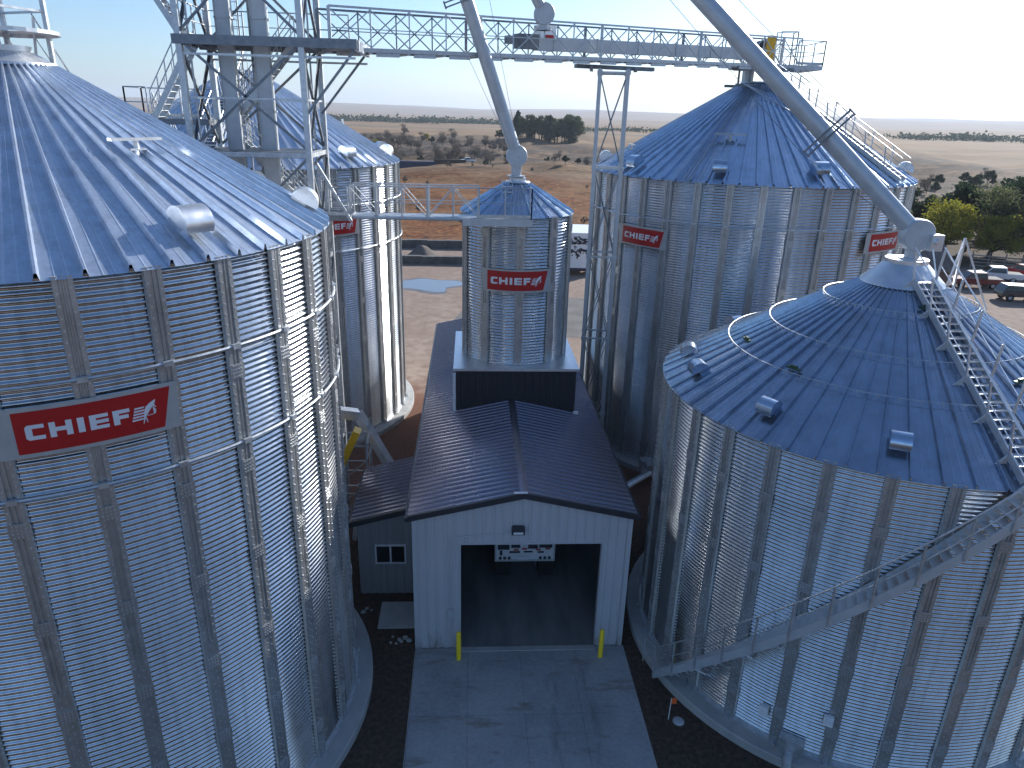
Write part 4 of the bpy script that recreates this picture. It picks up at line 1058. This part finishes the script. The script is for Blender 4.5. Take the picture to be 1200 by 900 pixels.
# transition auger at the foot of the far right bin
GA = empty('unload_conveyor', (6.6, 31.2, 0), 0, 'dark unloading conveyor pipe at the foot of the far right bin', 'conveyor')
b = MB(); b.tube([(0, -1.2, .5), (3.9, 2.2, .7)], .18, 12); b.build('pipe', M['steel'], GA)
b = MB(); b.box((2.2, 1.0, .5), (2.8, 1.6, 1.3)); b.tube([(2.5, 1.0, 1.2), (2.5, .5, 1.2)], .16, 12); b.build('motor', M['steel'], GA)
b = MB(); b.bar((.4, -.8, 0), (.4, -.8, .5), .08); b.bar((3.3, 1.7, 0), (3.3, 1.7, .6), .08); b.build('leg', M['steel'], GA)

# ------------------------------------------------------------------ small things on the ground
b = MB(); b.tube([(0, 0, 0), (.02, 0, .85)], .014, 6); o = b.build('stake', M['white'], None); o.location = (6.3, 17.0, 0); tag(o, 'thin marker stake with an orange flag in the dirt right of the driveway', 'stake')
b = MB(); b.add([(.02, -.01, .85), (.02, -.01, .62), (.2, -.03, .66), (.18, .02, .84), (.02, .0, .85), (.02, .0, .62), (.2, -.02, .66), (.18, .03, .84)], [(0, 1, 2, 3), (7, 6, 5, 4), (0, 4, 5, 1), (1, 5, 6, 2), (2, 6, 7, 3), (3, 7, 4, 0)]); b.build('flag', M['orange'], o)
b = MB(); b.lathe([(.15, .0), (.15, .03), (.12, .05), (.0, .055)], 20); b.lathe([(.18, 0), (.18, .02), (.15, .02)], 20); o = b.build('drain_lid', M['pale'], None); o.location = (6.6, 16.9, 0); tag(o, 'small round grey cover lying in the dirt beside the flagged stake', 'cover')
rb_ = random.Random(5)
def rock(s):
    bm = bmesh.new(); bmesh.ops.create_icosphere(bm, subdivisions=2, radius=s)
    for v in bm.verts: v.co += v.co.normalized() * s * .45 * mnoise.noise(v.co * 1.6 / s + Vector((s * 90, 0, 0))); v.co.z *= .55
    me = bpy.data.meshes.new('rock'); bm.to_mesh(me); bm.free(); me.materials.append(M['conc']); return me
rms = [rock(s) for s in (.05, .075, .10)]
for k, (x, y) in enumerate(((-2.75, 21.0), (-2.5, 20.85), (-2.3, 20.95), (-2.6, 20.65), (-2.42, 20.75), (-2.15, 20.8), (-2.8, 20.7), (-3.9, 22.6), (-4.0, 22.4), (-3.7, 22.5), (-3.85, 21.3))):
    o = inst('rock', rms[k % 3], None, (x, y, .02), rb_.uniform(0, 6)); tag(o, 'small broken lump of concrete lying on the dark dirt', 'rock', 'loose lumps of concrete in the dirt')
for mm in rms: pass

# ------------------------------------------------------------------ yard behind
def flat_patch(name, pts, z, material):
    b = MB(); b.add([(x, y, z) for x, y in pts], [tuple(range(len(pts)))]); o = b.build(name, material)
    if o.data.polygons[0].normal.z < 0: o.data.flip_normals()
    o['kind'] = 'structure'; return o
water = mat('puddle_water', (.16, .17, .18), .05, 0, .8); 
pp = [(-4.7 + (3.5 + .7 * math.sin(3 * t) + .4 * math.sin(5 * t + 1)) * math.cos(t), 77.2 + (2.6 + .5 * math.sin(4 * t)) * math.sin(t) * (1.1 + .2 * math.cos(t))) for t in [2 * math.pi * k / 60 for k in range(60)]]
o = flat_patch('puddle', pp, .012, water); tag(o, None, None, None, 'structure')
flat_patch('wet_mud', [(-4.9 + (x + 4.7) * 1.16, 77.0 + (y - 77.2) * 1.22) for x, y in pp], .005, noisy('wet_dark_mud', (.09, .065, .05), (.17, .125, .10), 1.2, .35, coord='World'))
flat_patch('asphalt_road', [(-2.6, 58), (1, 58), (30, 58), (34, 72), (-.2, 72), (-.9, 66)], .006, noisy('old_asphalt', (.10, .095, .09), (.16, .145, .135), .6, .9, coord='World'))
def low_wall(name, x0, x1, y, h_, t, label, z0=0):
    b = MB(); n = max(1, int((x1 - x0) / 2.44))
    for k in range(n):
        a = x0 + (x1 - x0) * k / n; c = x0 + (x1 - x0) * (k + 1) / n - .03; dz = .03 * math.sin(k * 2.1)
        b.box((a, y + .05 * math.sin(k * 1.3), z0 - .2), (c, y + t + .05 * math.sin(k * 1.3), z0 + h_ + dz))
    o = b.build(name, M['shadeblock']); return tag(o, label, 'wall')
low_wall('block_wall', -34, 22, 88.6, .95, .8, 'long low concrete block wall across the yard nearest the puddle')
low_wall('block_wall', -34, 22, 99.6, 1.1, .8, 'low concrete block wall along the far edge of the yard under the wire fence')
def mound(x, y, r_, h_, label):
    b = MB(); n, m_ = 28, 9; b.v.append((0, 0, h_))
    for i in range(1, m_ + 1):
        q = i / m_
        for j in range(n):
            t = 2 * math.pi * j / n; rr = r_ * q * (1 + .12 * math.sin(3 * t + x)); z = h_ * (math.cos(q * math.pi) * .5 + .5) * (1 + .1 * nz(x + rr * math.cos(t), y + rr * math.sin(t), 1)) - .03 * (i == m_)
            b.v.append((rr * math.cos(t), rr * .8 * math.sin(t), z))
    for j in range(n): b.f.append((0, 1 + j, 1 + (j + 1) % n))
    for i in range(m_ - 1):
        for j in range(n): a = 1 + i * n + j; c = 1 + i * n + (j + 1) % n; b.f.append((a, c, c + n, a + n))
    o = b.build('gravel_pile', noisy('gravel', (.10, .085, .075), (.22, .18, .155), 5, .95), None, True); o.location = (x, y, 0); return tag(o, label, 'gravel pile')
mound(-6.3, 93.5, 2.4, 1.5, 'rounded dark gravel pile beyond the puddle behind the low wall'); mound(.2, 92.8, 1.8, 1.0, 'smaller gravel pile half hidden by the slim middle bin')
# wire fence with posts
WF = empty('wire_fence', (-40, 101.5, 0), 0, 'thin wire fence on steel posts along the foot of the red grass slope', 'fence')
pm = None
for k in range(26):
    x = k * 2.6
    if pm is None: b = MB(); b.bar((0, 0, -.3), (0, 0, 1.5), .07); po = b.build('post', M['darksteel'], WF); pm = po.data
    else: po = inst('post', pm, WF, (x, 0, 0))
b = MB()
for z in (.5, .9, 1.35): b.tube([(0, -.05, z), (25 * 2.6, -.05, z)], .015, 4)
b.build('wire', M['darksteel'], WF)
# boxy white trailer behind the slim bin
WT = empty('box_trailer', (12.6, 83.0, 0), R(-4), 'tall white box trailer with black blotches parked behind the slim middle bin', 'trailer')
b = MB(); b.box((-1.75, 0, .9), (1.75, 7, 5.0)); b.build('box_body', M['white'], WT)
rd2 = random.Random(11); b = MB()
for k in range(70):
    zc = 3.95 if k % 2 else 2.65; x = -.1 + rd2.gauss(0, .55); z = zc + rd2.gauss(0, .27); x = max(-1.5, min(1.2, x)); z = max(1.6, min(4.5, z))
    b.box((x, -.03 - .0004 * k, z), (x + rd2.uniform(.12, .4), .01, z + rd2.uniform(.08, .3)))
b.build('dark_marks', M['motor'], WT)
for x in (-1.3, 1.3): wheel(WT, x, 1.4, .5, .4); wheel(WT, x, 5.6, .5, .4)
b = MB(); b.box((-1.7, -.1, .55), (1.7, .0, .88)); b.build('bumper', M['motor'], WT)
b = MB(); b.box((1.9, 1.0, .5), (2.7, 3.4, 1.7)); b.build('red_tank', M['red'], WT)

# vehicles on the right
def truck(name, loc, rz, body, label, kind='pickup', dark=False):
    V = empty(name, loc, rz, label, 'pickup truck' if kind == 'pickup' else 'suv')
    bmz = mat(name + '_paint', body, .3); bmz.node_tree.nodes['Principled BSDF'].inputs['Coat Weight'].default_value = .6
    if kind == 'pickup':
        prof = [(-2.8, .55), (2.8, .55), (2.85, .8), (2.75, 1.1), (1.35, 1.2), (-2.75, 1.22), (-2.85, .9)]
        cab = [(1.3, 1.2), (.65, 1.85), (-.9, 1.88), (-1.05, 1.2)]
    else:
        prof = [(-2.35, .5), (2.35, .5), (2.4, .8), (2.3, 1.08), (1.2, 1.15), (-2.3, 1.15), (-2.4, .8)]
        cab = [(1.25, 1.15), (.5, 1.72), (-1.9, 1.75), (-2.3, 1.15)]
    b = MB(); b.prism(prof, -.95, .95); bo = b.build('body', bmz, V); md = bo.modifiers.new('b', 'BEVEL'); md.width = .07; md.segments = 2
    b = MB(); n = len(cab); b.add([(x, -.88 + .1 * (i in (1, 2)), z) for i, (x, z) in enumerate(cab)] + [(x, .88 - .1 * (i in (1, 2)), z) for i, (x, z) in enumerate(cab)], [tuple(range(n)), tuple(range(2 * n - 1, n - 1, -1))] + [(i + n, (i + 1) % n + n, (i + 1) % n, i) for i in range(n)])
    b.build('cab', bmz, V)
    b = MB()
    for s_ in (-1, 1):
        y = s_ * .89; pts = [(cab[0][0] - .2, 1.24), (cab[1][0] - .02, cab[1][1] - .12), (cab[2][0] + .1, cab[2][1] - .12), (cab[3][0] + .15, 1.24)]
        vv = [(x, y - s_ * .1 * ((z - 1.2) / .65) , z) for x, z in pts]; b.add(vv + [(x, yy + s_ * .02, z) for x, yy, z in vv], [(0, 1, 2, 3), (7, 6, 5, 4), (0, 4, 5, 1), (1, 5, 6, 2), (2, 6, 7, 3), (3, 7, 4, 0)])
    b.build('side_window', M['glass'], V)
    b = MB(); x0, z0_ = cab[0]; x1, z1_ = cab[1]
    b.add([(x0 - .08, -.78, z0_ + .1), (x0 - .08, .78, z0_ + .1), (x1 + .06, .7, z1_ - .06), (x1 + .06, -.7, z1_ - .06), (x0 - .02, -.78, z0_ + .1), (x0 - .02, .78, z0_ + .1), (x1 + .12, .7, z1_ - .06), (x1 + .12, -.7, z1_ - .06)], [(3, 2, 1, 0), (4, 5, 6, 7), (0, 1, 5, 4), (1, 2, 6, 5), (2, 3, 7, 6), (3, 0, 4, 7)])
    b.build('windscreen', M['glass'], V)
    if kind == 'pickup': b = MB(); b.box((-2.7, -.8, 1.225), (-1.12, .8, 1.24)); b.build('truck_bed', M['black'], V)
    for x in (-1.75 if kind == 'pickup' else -1.45, 1.75 if kind == 'pickup' else 1.45):
        for y in (-.82, .82):
            w = wheel(V, x, y, .4, .26); w.rotation_euler[2] = math.pi / 2
    for y in (-.7, .7): b = MB(); b.box((prof[2][0] - .04, y - .16, .78), (prof[2][0] + .02, y + .16, .95)); b.build('headlight', M['white'], V)
    return V
truck('suv', (60.0, 73.2, 0), R(-8), (.02, .025, .03), 'dark suv parked nearest at the right edge behind the near right bin', 'suv')
truck('pickup_truck', (58.9, 79.3, 0), R(172), (.16, .012, .018), 'dark red pickup truck parked beyond the dark suv')
truck('pickup_truck', (63.8, 82.6, 0), R(160), (.7, .7, .7), 'white pickup truck parked beyond the dark red pickup')
truck('pickup_truck', (68.8, 84.0, 0), R(95), (.45, .02, .02), 'bright red pickup truck cut off by the right edge of the photo')
# small brown building behind the near right elbow
HS = empty('shed', (47.2, 76, 0), R(-6), 'small brown gabled shed behind the round elbow of the near right bin', 'shed')
b = MB(); b.box((-4, -2, 0), (4.6, 5, 3.1)); b.build('wall', noisy('brown_siding', (.10, .07, .055), (.14, .10, .08), 2, .85), HS)
b = MB(); b.prism([(-2.5, 3.0), (1.5, 5.4), (5.5, 3.0), (5.5, 3.15), (1.5, 5.6), (-2.5, 3.15)], -4.5, 5.2, 0); b.build('roof', noisy('brown_shingles', (.12, .095, .08), (.2, .16, .135), 3, .9), HS)
b = MB(); b.box((-3.2, -2.06, 1.4), (-1.2, -2.0, 2.5)); wf = b.build('window', M['white'], HS); b = MB(); b.box((-3.05, -2.08, 1.52), (-1.35, -2.062, 2.38)); b.build('pane', M['glass'], wf)
b = MB(); b.box((1.5, -2.06, .1), (2.5, -2.0, 2.2)); b.build('door', M['white'], HS)
# board fence pieces by the trees
BF = empty('board_fence', (66, 90.5, 0), R(-14), 'pale leaning board fence below the yellow green trees', 'fence')
b = MB()
for k in range(4): b.bar((0, 0, .5 + k * .45), (6.4, -.3 * k, .35 + k * .45), .06, .16)
b.build('rail', M['wood'], BF)
for k in range(4): b = MB(); b.bar((.2 + k * 2, .1, 0), (.2 + k * 2, .1, 2.2), .12); b.build('post', M['wood'], BF)
# long dark feed container and white pickup on the far slope
z_ = ground_h(-22, 262)
b = MB(); b.box((-9, 0, -.5), (9, 2.4, 2.6)); k = -8.8
while k < 9: b.box((k, -.06, -.4), (k + .12, -.005, 2.55)); k += .6
o = b.build('shipping_container', noisy('navy_painted_steel', (.03, .045, .085), (.05, .065, .11), 1, .6)); o.location = (-21, 258, ground_h(-21, 258)); tag(o, 'long dark blue container on the grass slope left of the slim bin', 'container')
truck('pickup_truck', (-1.2, 262, ground_h(-1.2, 262) + .05), R(185), (.75, .75, .75), 'tiny white pickup truck far off beside the long dark container')
b = MB(); b.box((-5.5, -.5, -.4), (5.5, .5, 1.3)); o = b.build('hay_bales', noisy('dark_hay', (.07, .05, .035), (.13, .09, .06), 2, .95)); o.location = (-7.2, 259, ground_h(-7.2, 259)); tag(o, 'low dark stack of hay bales between the container and the tiny pickup', 'hay stack')

# ------------------------------------------------------------------ vegetation
def leafmat(name, c1, c2, c3=None):
    m = mat(name, c1, .75, 0, .2); nt = m.node_tree; n_, l, b = nodes(m)
    f = noise_tex(nt, .9, 3); f2 = noise_tex(nt, 8, 2)
    st = [(.35, c1), (.65, c2)] if not c3 else [(.32, c1), (.5, c2), (.68, c3)]
    c = mix(nt, .35, ramp(nt, f, st), ramp(nt, f2, st)); l.new(c, b.inputs['Base Color'])
    tr = n_.new('ShaderNodeBsdfTranslucent'); l.new(c, tr.inputs[0]); mx = n_.new('ShaderNodeMixShader'); mx.inputs[0].default_value = .45
    l.new(b.outputs[0], mx.inputs[1]); l.new(tr.outputs[0], mx.inputs[2]); l.new(mx.outputs[0], n_['Material Output'].inputs[0]); return m
LM = dict(yellow=leafmat('yellow_green_leaves', (.10, .13, .02), (.26, .26, .035), (.42, .34, .04)),
          olive=leafmat('grey_green_leaves', (.07, .09, .04), (.14, .155, .07), (.22, .21, .10)),
          grove=leafmat('dark_green_grove_leaves', (.035, .055, .025), (.07, .095, .035), (.16, .16, .05)),
          dark=leafmat('dark_cedar_needles', (.012, .028, .018), (.025, .045, .022), (.045, .07, .028)),
          scrub=leafmat('dry_twig_leaves', (.075, .065, .058), (.16, .135, .11)))
BARK = noisy('grey_brown_bark', (.045, .038, .032), (.09, .075, .062), 4, .95)
def crown(rng, clumps, leaf, n, squash=1.):
    V = []; F = []
    for k in range(n):
        c, rad = clumps[rng.integers(len(clumps))]
        d = rng.normal(size=3); d /= np.linalg.norm(d); rr = rad * 1.2 * (rng.random() ** .62)
        p = np.array(c) + d * rr * np.array([1, 1, squash]); a = rng.normal(size=3); a /= np.linalg.norm(a); t = np.cross(a, rng.normal(size=3)); t /= np.linalg.norm(t)
        s = leaf * (.6 + .8 * rng.random()); i = len(V)
        V += [p - a * s - t * s * .6, p + a * s - t * s * .5, p + a * s * .9 + t * s * .6, p - a * s * .8 + t * s * .5]; F.append((i, i + 1, i + 2, i + 3))
    return V, F
def tree_template(seed, kind, h, mat_, leaves, leaf, nclump, name, twiggy=False):
    rng = np.random.default_rng(seed); b = MB(); clumps = []
    th = h * (.32 if kind == 'broad' else .2)
    top = (rng.normal() * .03 * h, rng.normal() * .03 * h, h * .62)
    b.tube([(0, 0, -.6), (0, 0, th * .5), (top[0] * .5, top[1] * .5, th), top], [h * .032, h * .026, h * .02, h * .006], 7)
    if kind == 'cedar':
        for k in range(nclump):
            t = (k + .5) / nclump; z = h * (.1 + .85 * t); w = h * .30 * (1 - t) ** .75 + .15
            a = rng.random() * 6.28; q = w * (.35 + .3 * rng.random()); clumps.append(((q * math.cos(a), q * math.sin(a), z), w * .62))
    else:
        for k in range(nclump):
            a = rng.random() * 6.28; e = rng.random(); rr = h * (.16 + .26 * rng.random()) * (1.15 - .5 * e)
            z = h * (.34 + .56 * e); c = (rr * math.cos(a), rr * math.sin(a), z); clumps.append((c, h * (.09 + .09 * rng.random())))
            b.tube([(0, 0, th * (.7 + .5 * e)), (c[0] * .5, c[1] * .5, th + (z - th) * .55), c], [h * .013, h * .009, h * .003], 5)
            if twiggy:
                for _ in range(7):
                    d = rng.normal(size=3) * h * .13; d[2] = abs(d[2]); b.tube([c, (c[0] + d[0], c[1] + d[1], c[2] + d[2])], [h * .003, h * .001], 3)
    root = empty(name); tr = b.build('trunk', BARK, root, True)
    V, F = crown(rng, clumps, leaf, leaves, .8 if kind == 'broad' else 1.1)
    me = bpy.data.meshes.new('crown'); me.from_pydata([tuple(v) for v in V], [], F); me.materials.append(mat_); link(bpy.data.objects.new('crown', me), root)
    return root
used = set()
def place(tp, x, y, s, rz, label, group, cat='tree', sz=None):
    r_ = tp if tp.name not in used else copy_tree(tp)
    used.add(tp.name); 
    r_.location = (x, y, ground_h(x, y) - .1); r_.rotation_euler = (0, 0, rz); r_.scale = (s, s, sz or s)
    return tag(r_, label, cat, group)
rt_ = random.Random(21)
TY = tree_template(1, 'broad', 8.5, LM['yellow'], 7500, .12, 34, 'broadleaf_tree')
TO = tree_template(2, 'broad', 10, LM['olive'], 9000, .12, 42, 'broadleaf_tree')
TC = tree_template(3, 'cedar', 12, LM['dark'], 4200, .30, 34, 'cedar_tree')
TG = tree_template(8, 'broad', 12, LM['grove'], 4200, .32, 30, 'broadleaf_tree')
TS = tree_template(4, 'broad', 6, LM['scrub'], 1100, .12, 18, 'bare_tree', True)
TB = tree_template(5, 'broad', 2.2, LM['scrub'], 500, .08, 12, 'bush', True)
TD = tree_template(6, 'broad', 6, LM['dark'], 1500, .22, 14, 'bush')
G = 'trees along the creek at the right'
place(TY, 66.5, 97, 1.0, 0, 'yellow green tree left of the others behind the shed', G)
place(TO, 74.5, 98.5, 1.05, 1, 'tall grey green tree with dark trunks above the board fence', G)
place(TY, 72.0, 95.0, .8, 2.2, 'small bright yellow green tree right behind the board fence', G)
place(TO, 83.0, 99, 1.1, 2.5, 'large grey green tree at the right edge of the photo', G)
place(TY, 79.5, 94, .85, 4, 'low yellow tree at the right edge in front of the large grey green one', G)
place(TO, 60.5, 101, .7, .4, 'dim olive tree just right of the far right bin', G)
for k in range(52):
    x = rt_.uniform(57, 150); y = rt_.uniform(103, 165) - (x - 60) * .1
    place(TD, x, y, rt_.uniform(.8, 1.8), rt_.uniform(0, 6), 'dark bushy tree in the shaded creek bed behind the yellow trees', 'dark trees in the creek bed at the right')
for k in range(90):
    x = rt_.uniform(66, 330); y = 232 + rt_.uniform(-22, 30) + (x - 70) * .02
    place(TS if k % 3 else TD, x, y, rt_.uniform(.45, .95), rt_.uniform(0, 6), 'small shrubby tree on the rough ground below the wide tan field', 'shrubs below the tan field at the right')
# the dark evergreen grove right of the spout
for k, (px, s) in enumerate(((16, 1.15), (21, 1.05), (26, .95), (31, 1.1), (36, 1.2), (41, 1.1), (46, 1.25), (51, 1.15), (23, .8), (39, .85), (29, .9), (44, .9), (49, .95), (54, .9), (19, .7), (34, .8), (10, .5), (4, .45))):
    x = px * 1.0 + 14; place(TG if k % 4 else TC, x, 480 + rt_.uniform(-8, 8), s * 1.15, rt_.uniform(0, 6), 'dark tree in the dense grove right of the middle spout pipe' if k < 16 else 'small evergreen standing alone left of the dense grove', 'evergreens in the grove on the skyline')
# scrubby creek woods across the middle distance
for k in range(170):
    x = rt_.uniform(-150, 25); y = 375 + rt_.gauss(0, 45) - .25 * x
    place(TS, x, y, rt_.uniform(.5, 1.3), rt_.uniform(0, 6), 'bare grey tree in the brushy creek line across the pasture', 'bare trees in the creek line')
for k in range(14):
    x = rt_.uniform(-110, 5); y = 400 + rt_.gauss(0, 25) - .25 * x
    place(TY if k % 2 else TD, x, y, rt_.uniform(.6, .95), rt_.uniform(0, 6), 'leafy tree among the bare ones in the creek line', 'leafy trees in the creek line')
for k in range(30):
    x = rt_.uniform(20, 130); y = 330 + rt_.gauss(0, 30)
    place(TS, x, y, rt_.uniform(.4, .8), rt_.uniform(0, 6), 'low grey brush tree on the slopes below the evergreen grove', 'brush below the grove')
for k, (x, y, s) in enumerate(((13.5, 262, 1.0), (-22, 330, .8), (-33, 345, 1.0), (6, 300, .6), (30, 236, .7), (36, 250, .6), (26, 255, .5))):
    place(TD, x, y, s * .7, k, 'lone dark bush on the dry slope behind the bins', 'lone bushes on the slope')
for k in range(40):
    x = rt_.uniform(-40, 45); y = rt_.uniform(118, 215)
    place(TB, x, y, rt_.uniform(.35, .9), rt_.uniform(0, 6), 'low dry tuft on the red brown grass slope', 'dry tufts on the red grass slope', 'bush')
# far tree lines: nobody could count them
def treeline(x0, y0, x1, y1, n, h_, seed):
    rng = np.random.default_rng(seed); V = []; F = []
    for k in range(n):
        t = rng.random(); x = x0 + (x1 - x0) * t + rng.normal() * 12; y = y0 + (y1 - y0) * t + rng.normal() * 30; g_ = ground_h(x, y)
        hh = h_ * (.45 + .5 * rng.random()) * (.6 + .4 * abs(math.sin(t * 17 + seed)))
        for q in range(26):
            c = np.array([x, y, g_ + hh * .42]) + rng.normal(size=3) * np.array([hh * .9, hh * .9, hh * .24]); s = hh * .2
            a = rng.normal(size=3); a /= np.linalg.norm(a); u_ = np.cross(a, rng.normal(size=3)); u_ /= np.linalg.norm(u_); i = len(V)
            V += [tuple(c - a * s), tuple(c + u_ * s), tuple(c + a * s), tuple(c - u_ * s)]; F.append((i, i + 1, i + 2, i + 3))
    me = bpy.data.meshes.new('far_woods'); me.from_pydata(V, [], F); me.materials.append(LM['dark'])
    o = link(bpy.data.objects.new('far_woods', me)); o['kind'] = 'stuff'; o['category'] = 'woods'; return o
o = treeline(-330, 1250, 120, 1250, 260, 12, 1); o['label'] = 'far dark tree line left of the middle spout pipe'
o = treeline(520, 900, 1100, 780, 320, 11, 2); o['label'] = 'far tree line beyond the tan field at the right edge'
o = treeline(-700, 700, -120, 640, 200, 8, 3); o['label'] = 'hazy brush beyond the creek line at the left'
o = treeline(120, 900, 520, 1100, 160, 7, 4); o['label'] = 'thin tree line beyond the field behind the support post'
o = tag(place(TS, 690, 820, 3.4, 0, 'lone tall bare tree on the right skyline above the tan field', None), None)

# ------------------------------------------------------------------ haze
b = MB(); b.box((-13000, -13000, -40), (13000, 13000, 220)); hz = b.build('haze', None); hz['kind'] = 'stuff'
hm = bpy.data.materials.new('haze_air'); hm.use_nodes = True; nt = hm.node_tree; nt.nodes.clear()
pv = nt.nodes.new('ShaderNodeVolumePrincipled'); pv.inputs['Color'].default_value = (.80, .88, 1, 1); pv.inputs['Density'].default_value = HAZE_DENSITY; pv.inputs['Anisotropy'].default_value = .2
ou = nt.nodes.new('ShaderNodeOutputMaterial'); nt.links.new(pv.outputs[0], ou.inputs['Volume']); hz.data.materials.append(hm)
